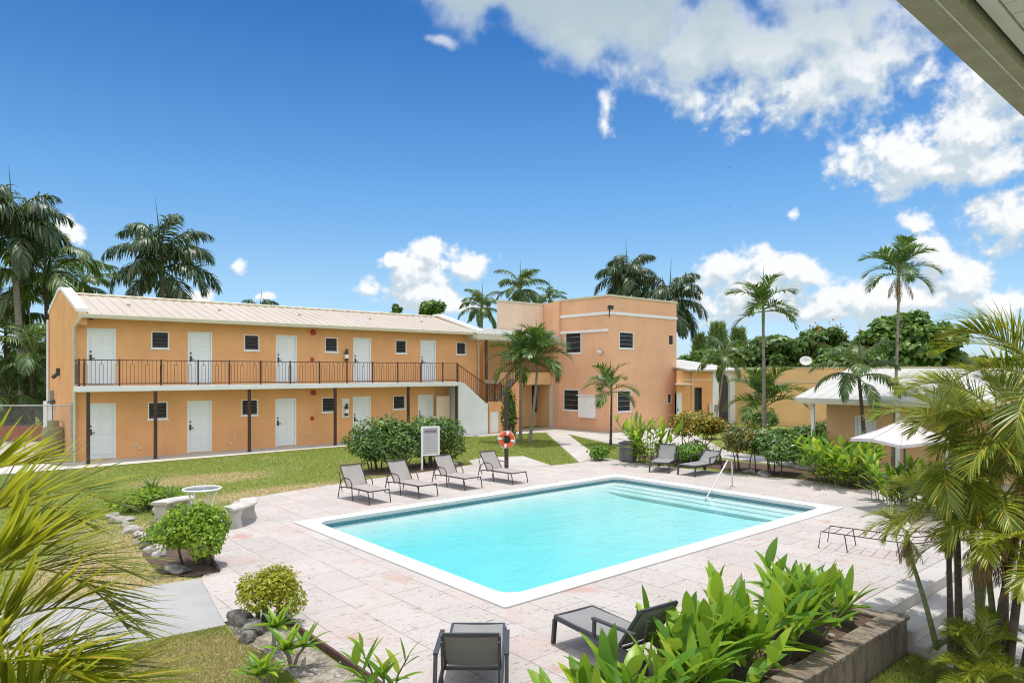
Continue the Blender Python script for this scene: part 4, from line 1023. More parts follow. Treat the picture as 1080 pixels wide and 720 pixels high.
# ------------------------------------------------------------------ umbrella, dish, planter wall, steps
ux, uy = cz(954, 16.2); t = thing('garden_umbrella', 'pale square parasol between the pool house and the areca palms', 'umbrella', (ux, uy, 0), R(8))
m = MB(); rad = 1.16; zt_, ze = 2.18, 1.66; ring = []
for k in range(8):
    a = 2*math.pi*k/8+R(8); rr_ = rad*(1.0 if k % 2 == 0 else .76); ring.append((rr_*math.cos(a), rr_*math.sin(a), ze+(0 if k % 2 == 0 else .07)))
vs = [(0,0,zt_)]; 
for q in ring: vs += [(q[0]*.5,q[1]*.5,zt_+(q[2]-zt_)*.5-.035), q]
fs = []
for k in range(8): a, b = 1+2*k, 1+2*((k+1)%8); fs += [(0,a,b),(a,a+1,b+1,b)]
m.add(vs, fs, False); m.add([(x,y,z-.008) for x,y,z in vs], [f[::-1] for f in fs])
for k in range(8): p, q = ring[k], ring[(k+1)%8]; m.quad(p, q, (q[0],q[1],q[2]-.07), (p[0],p[1],p[2]-.07))
m.build('canopy', M['umbrella'], t)
m = MB()
for k in range(8): q = ring[k]; m.tube([(0,0,zt_+.006),(q[0]*.5,q[1]*.5,zt_+(q[2]-zt_)*.5-.029),(q[0],q[1],q[2]+.005)], .008, 5)
m.lathe([(.05,zt_-.01),(.045,zt_+.03),(.015,zt_+.05),(.0,zt_+.10)], 10)
m.build('seam', M['castwhite'], t)
m = MB(); m.tube([(0,0,0),(0,0,zt_+.08)], .022, 8); m.build('pole', M['charcoal'], t)
for k in range(8): m = MB(); q = ring[k]; m.bar((0,0,zt_-.06),(q[0],q[1],q[2]-.02),.014,.02); m.build('rib', M['charcoal'], t)
m = MB(); m.lathe([(.28,0),(.28,.06),(.10,.10),(.03,.12),(.03,.0)], 24); m.build('base', M['concrete'], t)
dx_, dy_ = LXb+.1, onX(849, LXb); t = thing('satellite_dish', 'white satellite dish on top of the tan garden wall', 'satellite dish', (dx_, dy_, 3.55))
m = MB(); prof = [(.0,.0),(.2,.015),(.4,.065),(.58,.14)]; m.lathe(prof+[(.6,.15),(.58,.16),(.4,.085),(.2,.035),(0,.02)], 28)
t.scale = (.58,)*3; o = m.build('reflector', M['roofwhite'], t); o.location = (0,0,.62); o.rotation_euler = (R(52), 0, R(-62))
m = MB(); m.tube([(0,0,0),(0,0,.6)], .035, 8); m.build('mast', M['galv'], t)
m = MB(); m.tube([(-.02,-.02,.35),(-.5,-.28,.55),(-.52,-.30,.80)], .018, 6); m.lathe([(.05,0),(.06,.12),(.0,.12)], 10, (-.5,-.29,.78)); m.build('feed_arm', M['galv'], t)

m, t_, b_ = new_mat('weathered_block_wall'); co = t_.new('ShaderNodeTexCoord').outputs['Object']
br = t_.new('ShaderNodeTexBrick'); t_.put(br.inputs['Vector'], t_.mapping(co, rot=(R(90),0,0))); br.inputs['Scale'].default_value = 1; br.inputs['Brick Width'].default_value = .42; br.inputs['Row Height'].default_value = .60; br.offset = 0; br.inputs['Mortar Size'].default_value = .008
br.inputs['Color1'].default_value = (.20,.15,.105,1); br.inputs['Color2'].default_value = (.27,.21,.155,1); br.inputs['Mortar'].default_value = (.09,.075,.06,1)
c = t_.mix(t_.math('MULTIPLY', t_.ss(t_.noise(t_.mapping(co, scale=(3,3,.7)), 2.2, 6, .7), .42, .66), .75), br.outputs['Color'], (.075,.06,.05,1))
c = t_.mix(t_.math('MULTIPLY', t_.ss(t_.noise(co, 9, 5, .7), .5, .75), .5), c, (.36,.32,.27,1))
t_.put(b_.inputs['Base Color'], c); b_.inputs['Roughness'].default_value = .9
bn = t_.new('ShaderNodeBump'); bn.inputs['Strength'].default_value = .6; bn.inputs['Distance'].default_value = .02; t_.put(bn.inputs['Height'], t_.math('SUBTRACT', t_.noise(co, 22, 5, .7), br.outputs['Fac'])); t_.l.new(bn.outputs[0], b_.inputs['Normal'])
M['block'] = m
t = thing('planter_wall', 'low weathered block planter wall at the bottom right, below the broad leaves', 'wall', (7, 3.6, LOW))
OW = (7, 3.6, LOW)
m = MB(); m.box(1.5, 9.94, 3.45, 3.62, LOW-.05, .00); m.box(9.78, 9.94, 3.622, 4.62, LOW-.05, .00); m.build('wall_panel', M['block'], t, OW, bevel=.015)
m = MB()
xx = 1.5; rr = random.Random(8)
while xx < 9.9:
    w_ = rr.uniform(.36,.46); e = min(xx+w_, 9.97); m.box(xx+.005, e-.005, 3.42+rr.uniform(-.01,.01), 3.70, .003, .062+rr.uniform(-.006,.006)); xx += w_
m.build('coping_stone', M['block'], t, OW, bevel=.012)
m = MB(); m.box(1.5, 9.77, 3.64, 4.60, -.4, -.05); o = m.build('soil', M['soil'], t, OW)
m = MB(); m.box(1.5, 9.9, 4.61, 4.66, -.3, .03); m.build('rear_kerb', M['block'], t, OW, bevel=.01)
t = thing('terrace_steps', 'broad pale concrete steps dropping from the pool deck beside the palms', 'steps', (12, 4, LOW))
OS = (12, 4, LOW)
for k, (ya, yb, z0_) in enumerate(((3.78,4.72,.004),(3.40,3.785,-.165),(3.02,3.405,-.325))):
    m = MB(); m.box(9.99, 20.5, ya, yb, LOW-.05, z0_); m.build('step', M['path'], t, OS, bevel=.012)
# metal edging of the border and bush beds
t = thing('bed_edging', 'rusty brown metal edging between the paving and the near gravel border', 'edging', (3.62, 6, 0))
m = MB(); m.bar((3.60,4.7,.04),(3.60,8.95,.04),.035,.09); m.build('edging_strip', M['iron'], t, (3.62,6,0))
p = gp(231,604); q = gp(219,587); t = thing('bed_edging', 'short rusty edging beneath the round green bush', 'edging', (*p, 0))
m = MB(); m.bar((0,0,.04),(q[0]-p[0],q[1]-p[1],.04),.035,.09); m.build('edging_strip', M['iron'], t)
# two birds high over the garden
for (px, py, lab) in ((769,177,'tiny dark bird gliding, the higher of two in the open sky'),(768,218,'tiny dark bird, the lower of two in the open sky')):
    zz = 70; bx_, by_ = cz(px, zz); t = thing('bird', lab, 'bird', (bx_, by_, hz(py, zz)), R(30)); t.scale = (.42,)*3
    m = MB(); m.lathe([(0,-.22),(.05,-.12),(.065,0),(.045,.12),(.03,.2),(0,.23)], 10); o = m.build('body', M['black'], t); o.rotation_euler = (0, R(90), 0)
    m = MB()
    for s_ in (-1,1): m.add([(.08,s_*.04,.02),(-.10,s_*.04,.02),(-.12,s_*.28,.10),(.05,s_*.28,.11),(-.12,s_*.52,.05)], [(0,1,2,3),(3,2,4)]); m.add([(.08,s_*.04,.0),(-.10,s_*.04,.0),(-.12,s_*.28,.085),(.05,s_*.28,.095),(-.12,s_*.52,.045)], [(3,2,1,0),(4,2,3)])
    m.build('wings', M['black'], t)
# ------------------------------------------------------------------ leaves
rng = np.random.default_rng(11)
def np_mesh(name, V, Fq, mats, smooth=False, mi=None):
    """V (n,3), Fq (m,k) faces of equal size"""
    me = bpy.data.meshes.new(name); n_, k = Fq.shape
    me.vertices.add(len(V)); me.vertices.foreach_set('co', V.astype(np.float32).ravel())
    me.loops.add(n_*k); me.loops.foreach_set('vertex_index', Fq.astype(np.int32).ravel())
    me.polygons.add(n_); me.polygons.foreach_set('loop_start', np.arange(0, n_*k, k, dtype=np.int32)); me.polygons.foreach_set('loop_total', np.full(n_, k, dtype=np.int32))
    for m_ in (mats if isinstance(mats, (list, tuple)) else [mats]): me.materials.append(m_)
    if mi is not None: me.polygons.foreach_set('material_index', mi.astype(np.int32))
    me.update(calc_edges=True); return me
T_DIAM = (np.array([(0,0,0),(.45,-.5,.06),(1,0,-.04),(.45,.5,.06)]), np.array([(0,1,2,3)]))
T_OVAL = (np.array([(0,0,0),(.25,-.42,.10),(.65,-.42,.08),(1,0,-.08),(.65,.42,.08),(.25,.42,.10),(.5,0,0)]), np.array([(0,1,6,5),(1,2,3,6),(6,3,4,5)]))
def unit(a): return a/np.maximum(1e-9, np.linalg.norm(a, axis=-1, keepdims=True))
def leaf_cloud(P, A, N, size, asp, tmpl):
    """leaves at P along A facing N"""
    T, Fc = tmpl; A = unit(A); B = unit(np.cross(N, A)); N = np.cross(A, B)
    sz = size[:,None,None]
    V = P[:,None,:]+sz*(T[None,:,0:1]*A[:,None,:]+asp*T[None,:,1:2]*B[:,None,:]+T[None,:,2:3]*N[:,None,:])
    k = len(T); Fq = (Fc[None]+(np.arange(len(P))*k)[:,None,None]).reshape(-1, Fc.shape[1])
    return V.reshape(-1,3), Fq
def lump(d, r, amp, k=5):
    f = np.ones(len(d))
    for i in range(k):
        c = unit(r.normal(size=3)); f += amp*np.maximum(0, d@c-.45)*r.uniform(-1,1.6)
    return f
def crown_points(r, n, rad, lumps=.5, inner=.55, flat=-1.0):
    d = unit(r.normal(size=(n,3))); d = d[d[:,2] > flat] if flat > -1 else d
    rr_ = lump(d, r, lumps, 9)*(inner+(1-inner)*r.random(len(d))**.45)
    return d*rr_[:,None]*np.array(rad), d
def bush_mesh(name, seed, rad, n, size, mat, asp=.5, tmpl=T_OVAL, lumps=.5, inner=.55, zc=None, flat=-.8, up=.45, nc=None):
    """leaves gathered in uneven clumps, with gaps and stray shoots between them"""
    r = np.random.default_rng(seed); rad = np.array(rad); zc = rad[2] if zc is None else zc
    nc = nc or 15; C_ = unit(r.normal(size=(nc,3))); C_[:,2] = np.where(C_[:,2] < flat*.6, -C_[:,2], C_[:,2]); C_ *= (.40+.36*r.random(nc))[:,None]*np.array([1,1,.92])
    rc = r.uniform(.28,.50,nc)*(1+.35*lumps); j = r.choice(nc, n, p=rc**2/(rc**2).sum()); dl = unit(r.normal(size=(n,3))); P = C_[j]+dl*(rc[j]*(inner+(1-inner)*r.random(n)**.5))[:,None]
    ns = 16; sd = unit(r.normal(size=(ns,3))+np.array([0,0,.8])); k = r.random(n) < .035; js = r.integers(0,ns,n); u = r.random(n)                     # shoots
    P[k] = (sd[js]*(.75+.42*u)[:,None]+r.normal(size=(n,3))*.035)[k]
    P = P[P[:,2] > flat]; d = unit(P); P = P*rad
    N = unit(d+np.array([0,0,up])+r.normal(size=d.shape)*.55); A = unit(np.cross(N, r.normal(size=d.shape)))+d*.35-np.array([0,0,.2])
    V, Fq = leaf_cloud(P+np.array([0,0,zc]), A, N, size*r.uniform(.6,1.3,len(P)), asp, tmpl)
    V[:,2] = np.maximum(V[:,2], .01)
    return np_mesh(name, V, Fq, mat)
def stems_mesh(name, seed, n, spread, h, r0, mat, lean=.5):
    rr_ = random.Random(seed); m = MB()
    for k in range(n):
        a = rr_.uniform(0, 2*math.pi); b = spread[0]*rr_.uniform(0,.55)*math.cos(a), spread[1]*rr_.uniform(0,.55)*math.sin(a)
        t_ = spread[0]*rr_.uniform(.3,.9)*math.cos(a), spread[1]*rr_.uniform(.3,.9)*math.sin(a)
        m.tube([(b[0],b[1],-.02),(b[0]+(t_[0]-b[0])*.35+rr_.uniform(-.03,.03),b[1]+(t_[1]-b[1])*.35,h*.45),(t_[0],t_[1],h*rr_.uniform(.8,1.05))], [r0,r0*.7,r0*.35], 6, False)
    return m.mesh(name, mat)
LM = {}
LM['hedge'] = leaf_mat('hedge_leaf', [(0,(0.048,0.100,0.032)),(.5,(0.100,0.189,0.048)),(.85,(0.189,0.310,0.066)),(1,(0.377,0.487,0.111))], tf=.22)
LM['bright'] = leaf_mat('bright_green_leaf', [(0,(0.054,0.132,0.019)),(.5,(0.116,0.248,0.028)),(.85,(0.202,0.388,0.039)),(1,(0.372,0.512,0.062))], tf=.35)
LM['bush'] = leaf_mat('sunny_bush_leaf', [(0,(.09,.18,.015)),(.45,(.18,.32,.02)),(.8,(.31,.45,.03)),(1,(.44,.52,.06))], tf=.38)
LM['lime'] = leaf_mat('yellow_green_leaf', [(0,(.14,.19,.018)),(.4,(.30,.35,.025)),(.75,(.48,.47,.035)),(1,(.62,.55,.06))], (.5,.5,.05), .4)
LM['croton'] = leaf_mat('croton_leaf', [(0,(0.034,0.057,0.014)),(.35,(0.115,0.138,0.023)),(.6,(0.368,0.322,0.034)),(.85,(0.552,0.437,0.046)),(1,(0.483,0.161,0.034))], (.5,.4,.05), .3)
LM['redcroton'] = leaf_mat('red_croton_leaf', [(0,(0.039,0.070,0.019)),(.5,(0.093,0.132,0.031)),(.75,(0.279,0.248,0.046)),(.9,(0.341,0.109,0.046)),(1,(0.527,0.434,0.078))], tf=.25)
LM['varieg'] = leaf_mat('variegated_leaf', [(0,(0.039,0.091,0.019)),(.5,(0.085,0.182,0.033)),(.8,(0.156,0.286,0.052)),(.93,(0.390,0.468,0.208)),(1,(0.750,0.750,0.650))], tf=.3)
LM['dark'] = leaf_mat('dark_shrub_leaf', [(0,(0.025,0.056,0.021)),(.6,(0.060,0.121,0.036)),(1,(0.142,0.222,0.056))], tf=.2)
LM['tree'] = leaf_mat('tree_leaf', [(0,(0.040,0.091,0.021)),(.5,(0.091,0.181,0.033)),(.9,(0.172,0.282,0.048)),(1,(0.282,0.384,0.081))], tf=.28)
LM['tree2'] = leaf_mat('flame_tree_leaf', [(0,(0.041,0.090,0.023)),(.55,(0.090,0.180,0.036)),(1,(0.191,0.281,0.057))], tf=.28)
LM['casu'] = leaf_mat('feathery_leaf', [(0,(0.090,0.152,0.053)),(.6,(0.178,0.250,0.090)),(1,(0.304,0.375,0.143))], tf=.3)
LM['blossom'] = leaf_mat('orange_blossom', [(0,(.38,.05,.015)),(1,(.55,.16,.03))], (.6,.12,.02), .3)
LM['ginger'] = leaf_mat('ginger_leaf', [(0,(0.060,0.163,0.020)),(.35,(0.111,0.260,0.023)),(.75,(0.220,0.406,0.029)),(.92,(0.456,0.552,0.036)),(.97,(0.710,0.650,0.072)),(1,(0.507,0.211,0.057))], (.42,.52,.04), .42, .35, .4)
LM['gingerbright'] = leaf_mat('bright_ginger_leaf', [(0,(0.072,0.192,0.018)),(.4,(0.144,0.312,0.024)),(.8,(0.288,0.456,0.036)),(1,(0.600,0.552,0.060))], (.42,.52,.04), .42)
LM['palm'] = leaf_mat('palm_leaflet', [(0,(0.034,0.074,0.026)),(.5,(0.074,0.139,0.041)),(.9,(0.139,0.214,0.055)),(1,(0.278,0.278,0.094))], tf=.25, rough=.38)
LM['royal'] = leaf_mat('royal_leaflet', [(0,(0.025,0.052,0.029)),(.55,(0.056,0.101,0.044)),(.9,(0.111,0.151,0.065)),(1,(0.263,0.191,0.121))], tf=.18, rough=.4)
LM['adoni'] = leaf_mat('fan_palm_leaflet', [(0,(0.028,0.074,0.022)),(.5,(0.065,0.147,0.034)),(.9,(0.132,0.232,0.043)),(1,(0.232,0.310,0.078))], tf=.25, rough=.38)
LM['areca'] = leaf_mat('areca_leaflet', [(0,(0.065,0.117,0.015)),(.4,(0.156,0.227,0.024)),(.75,(0.280,0.332,0.033)),(.93,(0.520,0.504,0.048)),(1,(0.617,0.390,0.083))], (.46,.48,.03), .42, .36, .45)
LM['arecay'] = leaf_mat('sunny_areca_leaflet', [(0,(0.110,0.171,0.012)),(.4,(0.220,0.293,0.018)),(.8,(0.396,0.439,0.030)),(.95,(0.528,0.512,0.050)),(1,(0.506,0.268,0.040))], (.6,.55,.04), .45, .36, .45)
LM['dead'] = leaf_mat('dry_leaflet', [(0,(.12,.075,.03)),(.4,(.26,.15,.05)),(.8,(.42,.29,.12)),(1,(.33,.28,.24))], (.45,.26,.06), .3, .6, .2)
M['rachis'] = pm('frond_stalk', (.20,.21,.045), .5, .25, 4); M['rachis_dark'] = pm('dark_frond_stalk', (.075,.09,.03), .55, .25, 4); M['rachis_y'] = pm('yellow_frond_stalk', (.42,.36,.05), .5, .2, 4)

# ------------------------------------------------------------------ palm fronds
def frond_mesh(name, seed, L=1.0, pairs=36, ll=.34, lw=.018, e0=50, droop=95, vee=(18,35), ld=.25, mats=('palm','rachis'), alpha=(62,24), rr_=.012, bare=.14, jit=.10, twist=0.0):
    """a feather frond: stalk out along +x rising at e0 degrees and bending by droop; leaflets both sides"""
    r = np.random.default_rng(seed); n_ = 24; s = np.linspace(0, 1, n_+1)
    ang_ = np.radians(e0-droop*s**1.35); seg = L/n_
    px = np.concatenate([[0], np.cumsum(np.cos(ang_[:-1])*seg)]); pz = np.concatenate([[0], np.cumsum(np.sin(ang_[:-1])*seg)])
    side = .06*L*twist*s**2; C_ = np.stack([px, side, pz], 1)
    V = []; Q = []; MI = []
    ring = 5
    for i in range(n_+1):
        t_ = np.array([math.cos(ang_[i]),0,math.sin(ang_[i])]); nn = np.array([-t_[2],0,t_[0]]); ra = rr_*L*(1-.85*s[i])
        for j in range(ring):
            a = 2*math.pi*j/ring; V.append(C_[i]+(np.array([0,1,0])*math.cos(a)+nn*math.sin(a))*ra)
    for i in range(n_):
        for j in range(ring): Q.append((i*ring+j,i*ring+(j+1)%ring,(i+1)*ring+(j+1)%ring,(i+1)*ring+j)); MI.append(1)
    for k in range(pairs):
        u = bare+(1-bare)*(k+.5)/pairs
        for sd in (-1, 1):
            uu = min(.995, max(bare, u+r.uniform(-.4,.4)/pairs)); f = uu*n_; i = min(n_-1, int(f)); fr_ = f-i
            c = C_[i]*(1-fr_)+C_[i+1]*fr_; a = ang_[i]; t_ = np.array([math.cos(a),0,math.sin(a)]); nn = np.array([-t_[2],0,t_[0]])
            w = (uu-bare)/(1-bare); le = ll*L*(.45+.55*math.sin(math.pi*min(1,(.12+.80*w)))**.7)*(1-.45*w**4)*r.uniform(1-jit,1+jit)
            al = math.radians(alpha[0]+(alpha[1]-alpha[0])*w+r.uniform(-6,6)); ve = math.radians(r.uniform(*vee))
            d = t_*math.cos(al)+(np.array([0,sd,0])*math.cos(ve)+nn*math.sin(ve))*math.sin(al)
            wv = np.cross(d, nn); wv /= max(1e-6,np.linalg.norm(wv)); wl = lw*L*(.75+.25*math.sin(math.pi*w))
            b0 = len(V); p = c.copy(); ld_ = ld*r.uniform(.7,1.4)
            for q, wd_ in enumerate((.45, 1.0, .8, .08)):
                V.append(p-wv*wl*wd_*.5); V.append(p+wv*wl*wd_*.5)
                d = d+np.array([0,0,-ld_*(.55+.5*q)]); d /= np.linalg.norm(d); p = p+d*le/3
            for q in range(3): Q.append((b0+2*q,b0+2*q+1,b0+2*q+3,b0+2*q+2)); MI.append(0)
    return np_mesh(name, np.array(V), np.array(Q), [LM[mats[0]], M[mats[1]]], mi=np.array(MI))
FR = {}
def kind(key, elevs, **kw):
    FR[key] = [(e, [frond_mesh('frond', hash((e,v,len(key)))%9999+v, e0=e+6*(v-.5), **kw) for v in range(2)]) for e in elevs]
kind('royal', (78,52,22,-12), L=1, pairs=56, ll=.31, lw=.030, droop=112, vee=(-45,45), ld=.60, mats=('royal','rachis_dark'), alpha=(72,34), rr_=.016)
kind('coco', (75,48,18,-15), L=1, pairs=50, ll=.31, lw=.026, droop=95, vee=(2,26), ld=.45, mats=('palm','rachis'), alpha=(62,24), rr_=.014, bare=.18)
kind('adoni', (80,55,28,0), L=1, pairs=34, ll=.40, lw=.036, droop=82, vee=(10,45), ld=.16, mats=('adoni','rachis'), alpha=(60,26), rr_=.018, bare=.16)
kind('areca', (80,58,34,8), L=1, pairs=66, ll=.36, lw=.015, droop=98, vee=(14,40), ld=.09, mats=('areca','rachis_y'), alpha=(58,24), rr_=.011, bare=.18)
kind('arecay', (80,58,34,8), L=1, pairs=60, ll=.36, lw=.017, droop=98, vee=(14,40), ld=.09, mats=('arecay','rachis_y'), alpha=(58,24), rr_=.011, bare=.18)
kind('bigareca', (80,58,34,8), L=1, pairs=34, ll=.50, lw=.027, droop=92, vee=(18,48), ld=.035, mats=('arecay','rachis_y'), alpha=(52,20), rr_=.010, bare=.16)
kind('dead', (-25,-45,-60,-70), L=1, pairs=36, ll=.30, lw=.016, droop=45, vee=(-50,10), ld=.7, mats=('dead','rachis_y'), alpha=(60,30), rr_=.010, bare=.16, jit=.35)
def put_frond(root, key, lv, L, az_, at, rr_, tilt=0.0, roll=0.0):
    me = FR[key][lv][1][rr_.randrange(2)]; o = link('frond', me, root)
    o.location = at; o.rotation_euler = (roll, tilt, az_); o.scale = (L*rr_.uniform(.92,1.06),)*3
    if key == 'dead': o['label'] = 'dry brown hanging frond'
    return o
def palm(name, label, base, top, R_, key='royal', nf=18, trunk='bark', r0=.16, r1=None, seed=0, group=None, shaft=.6, low=3, bend=.15, dead=0, spear=True, weights=(.2,.3,.3,.2), wind=None):
    """top: crown centre relative to the base"""
    rr_ = random.Random(seed); t = thing(name, label, 'palm tree', base, 0, group)
    T = Vector(top); r1 = r0*.62 if r1 is None else r1; m = MB(); n_ = 14; hT = max(.1, T.z-shaft); P_ = []; Rr = []
    for i in range(n_+1):
        u = i/n_; k = u+bend*math.sin(math.pi*u)*(1 if T.x > 0 else -1)*.5; P_.append((T.x*k, T.y*k, -.05+(hT+.05)*u)); Rr.append((r0+(r1-r0)*u)*(1+.35*max(0,1-u*9))*(1+.02*math.sin(i*2.6)))
    m.tube(P_, Rr, 10); m.build('trunk', M[trunk], t)
    if shaft:
        m = MB(); m.tube([P_[-1], (T.x,T.y,T.z-shaft*.5), (T.x,T.y,T.z)], [r1*1.02, r1*1.22, r1*.62], 10); m.build('crownshaft', M['shaft'], t)
    az_ = rr_.uniform(0, 6.28); levels = [0]*round(nf*weights[0])+[1]*round(nf*weights[1])+[2]*round(nf*weights[2])+[3]*round(nf*weights[3])
    for lv in levels:
        az_ += 2.399+rr_.uniform(-.25,.25)
        a2 = az_ if wind is None else az_+.35*math.sin(wind-az_)
        put_frond(t, key, lv, R_, a2, (T.x, T.y, T.z-lv*.05*R_), rr_, rr_.uniform(-.12,.12), rr_.uniform(-.25,.25))
    for _ in range(dead):
        az_ += 2.2; put_frond(t, 'dead', rr_.choice((1,2,3)), R_*.72, az_, (T.x, T.y, T.z-.12*R_), rr_)
    if spear:
        m = MB(); a = rr_.uniform(-.12,.12); m.tube([(T.x,T.y,T.z-.1),(T.x+a*R_*.4,T.y,T.z+R_*.5),(T.x+a*R_*.8,T.y,T.z+R_*.95)], [.03*R_**.5,.02*R_**.5,.004], 6); m.build('spear_leaf', M['rachis_dark'], t)
    return t
def palm_at(name, label, px, py, z, rpx, base_px=None, ground=0.0, **kw):
    """crown centre seen at (px, py) at depth z, crown radius in pixels"""
    bx_, by_ = cz(base_px if base_px is not None else px, z); tx_, ty_ = cz(px, z)
    return palm(name, label, (bx_, by_, ground), (tx_-bx_, ty_-by_, hz(py, z)-ground), rpx*z/F*1.18, **kw)

BG = 'palms behind the buildings'
palm_at('royal_palm', 'tall dark royal palm cut by the left edge, with a pale grey trunk', 14, 238, 36, 58, base_px=26, key='royal', nf=20, r0=.21, seed=1, group=BG, shaft=1.2)
palm_at('coconut_palm', 'windswept coconut palm just behind the left gable', 48, 284, 38, 66, base_px=53, key='coco', nf=20, trunk='bark_dark', r0=.17, seed=2, group=BG, shaft=.2, wind=math.atan2(RT[1],RT[0])+math.pi)
palm_at('coconut_palm', 'smaller coconut palm showing between the gable and the big one', 88, 300, 47, 36, key='coco', nf=14, trunk='bark_dark', r0=.15, seed=3, group=BG, shaft=.2)
palm_at('royal_palm', 'full royal palm standing above the left end of the tan roof', 171, 276, 46, 60, base_px=172, key='royal', nf=19, trunk='bark', r0=.26, seed=4, group=BG, shaft=1.0, weights=(.2,.3,.28,.22))
palm_at('royal_palm', 'distant palm whose tips just show above the middle of the tan roof', 274, 329, 62, 22, key='royal', nf=14, r0=.2, seed=5, group=BG, shaft=.8)
palm_at('coconut_palm', 'far palm left of the pair above the porch roof', 508, 323, 70, 25, key='coco', nf=18, r0=.2, seed=6, group=BG, shaft=.6)
palm_at('royal_palm', 'far palm rising highest above the set-back beige parapet', 549, 303, 72, 29, key='coco', nf=18, r0=.2, seed=7, group=BG, shaft=.8)
palm_at('coconut_palm', 'far palm barely clearing the beige parapet beside the peach building', 580, 316, 76, 20, key='coco', nf=14, r0=.2, seed=8, group=BG, shaft=.6)
palm_at('royal_palm', 'big royal palm with a thin spear above the peach building', 662, 292, 56, 36, key='royal', nf=22, r0=.26, seed=9, group=BG, shaft=1.1)
palm_at('royal_palm', 'drooping royal palm at the right corner of the peach building', 706, 316, 54, 40, key='royal', nf=24, r0=.26, seed=10, group=BG, shaft=1.0, weights=(.12,.22,.32,.34))
GD = 'slender palms in the garden'
palm_at('fan_crowned_palm', 'left of the twin feather palms before the porch, slightly shorter', 549, 377, 32.5, 33, base_px=549, key='adoni', nf=13, r0=.085, seed=12, group=GD, shaft=.55)
palm_at('fan_crowned_palm', 'right of the twin feather palms before the porch, slightly taller', 567, 372, 32.0, 34, base_px=558.5, key='adoni', nf=14, r0=.085, seed=13, group=GD, shaft=.55)
palm_at('young_palm', 'young palm with a thin dark trunk in front of the peach building', 645, 408, 30.8, 27, base_px=644, key='adoni', nf=11, trunk='bark_dark', r0=.065, seed=14, group=GD, shaft=.35)
palm_at('feather_palm', 'tall feather palm rising from the croton bushes', 805, 322, 27, 37, base_px=806, key='adoni', nf=12, r0=.085, seed=15, group=GD, shaft=.8)
palm_at('feather_palm', 'short wide feather palm at the foot of the tall one, before the tan wall', 807, 424, 30, 40, base_px=808, key='adoni', nf=11, r0=.09, seed=16, group=GD, shaft=.3, weights=(.25,.4,.35,.0))
palm_at('young_palm', 'dark young palm with a leaning stem by the white arch', 764, 374, 38, 28, base_px=753, key='coco', nf=12, trunk='bark', r0=.05, seed=17, group=GD, shaft=.3)
palm_at('feather_palm', 'tallest slender palm with a long bare stem, before the pool house', 948, 284, 21.5, 34, base_px=941, key='adoni', nf=12, trunk='bark', r0=.06, seed=18, group=GD, shaft=.5, dead=4)
palm_at('feather_palm', 'dark spreading palm in front of the pool house roof', 906, 392, 20.8, 44, base_px=914.5, key='coco', nf=13, trunk='bark_dark', r0=.075, seed=19, group=GD, shaft=.2, weights=(.3,.2,.4,.1))
# dark palms and thicket behind the fence
TH = 'dark palms crowding behind the fence'
for k, (px, py, z, rp) in enumerate(((6,345,40,52),(34,372,34,50),(-18,320,40,56),(46,402,40,34),(10,415,34,46))):
    palm_at('understory_palm', ('dark low palm at the far left edge behind the fence','dark palm filling the gap left of the gable, mid height','tall dark palm mostly beyond the left edge','small dark palm against the rear of the gable','lowest dark palm behind the terracotta trough')[k], px, py, z, rp, key='coco', nf=15, trunk='bark_dark', r0=.13, seed=30+k, group=TH, shaft=.2)

# ------------------------------------------------------------------ broadleaf trees
def tree(name, label, base, h, rad, cz_, seed, mat, nclump=34, per=150, size=.4, trunk_r=.35, group=None, blossom=0, tmpl=T_DIAM, asp=.6, clump=.34):
    r = np.random.default_rng(seed); t = thing(name, label, 'tree', (*base, 0), 0, group); rad = np.array(rad)
    d = unit(r.normal(size=(nclump,3))); d[:,2] = np.where(d[:,2] < -.35, -d[:,2], d[:,2]); C_ = d*(.55+.4*r.random(nclump))[:,None]*rad
    Ps = []; Ds = []
    for c in C_:
        dd = unit(r.normal(size=(per,3))); dd[:,2] = np.where(r.random(per) < .6, np.abs(dd[:,2]), dd[:,2])
        q = c+dd*(clump*r.uniform(.7,1.25)*rad.mean()*(.55+.45*r.random(per)**.5))[:,None]*np.array([1,1,.75]); Ps.append(q); Ds.append(dd)
    P_ = np.concatenate(Ps); D2 = np.concatenate(Ds); N = unit(D2+np.array([0,0,.5])+r.normal(size=D2.shape)*.45); A = unit(np.cross(N, r.normal(size=D2.shape)))-np.array([0,0,.25])
    V, Fq = leaf_cloud(P_+np.array([0,0,cz_]), A, N, size*r.uniform(.6,1.3,len(P_)), asp, tmpl); V[:,2] = np.maximum(V[:,2], .1)
    cr = link('crown', np_mesh('crown', V, Fq, mat), t)
    if blossom:
        top = P_[(D2[:,2] > .1)]; sel = top[r.choice(len(top), min(blossom, len(top)), replace=False)]
        c0 = sel[r.choice(len(sel), max(3, blossom//6))]; pp_ = (c0[:,None,:]+r.normal(size=(len(c0),6,3))*.30).reshape(-1,3); N = unit(r.normal(size=pp_.shape)+np.array([0,0,.6]))
        V, Fq = leaf_cloud(pp_+np.array([0,0,cz_+.1]), np.cross(N, r.normal(size=N.shape)), N, np.full(len(pp_), size*.42), .9, T_DIAM); link('blossom', np_mesh('blossom', V, Fq, LM['blossom']), cr)
    m = MB(); fork = max(.4, cz_-rad[2]*.75); m.tube([(0,0,-.05),(.06,.03,fork*.5),(0,0,fork)], [trunk_r*1.25,trunk_r,trunk_r*.85], 10)
    for c in C_[:: max(1, nclump//9)]: m.tube([(0,0,fork*.92),(c[0]*.4,c[1]*.4,fork+(c[2]+cz_-fork)*.55),(c[0],c[1],c[2]+cz_)], [trunk_r*.6,trunk_r*.35,trunk_r*.1], 7, False)
    m.build('trunk', M['bark_dark'], t); return t
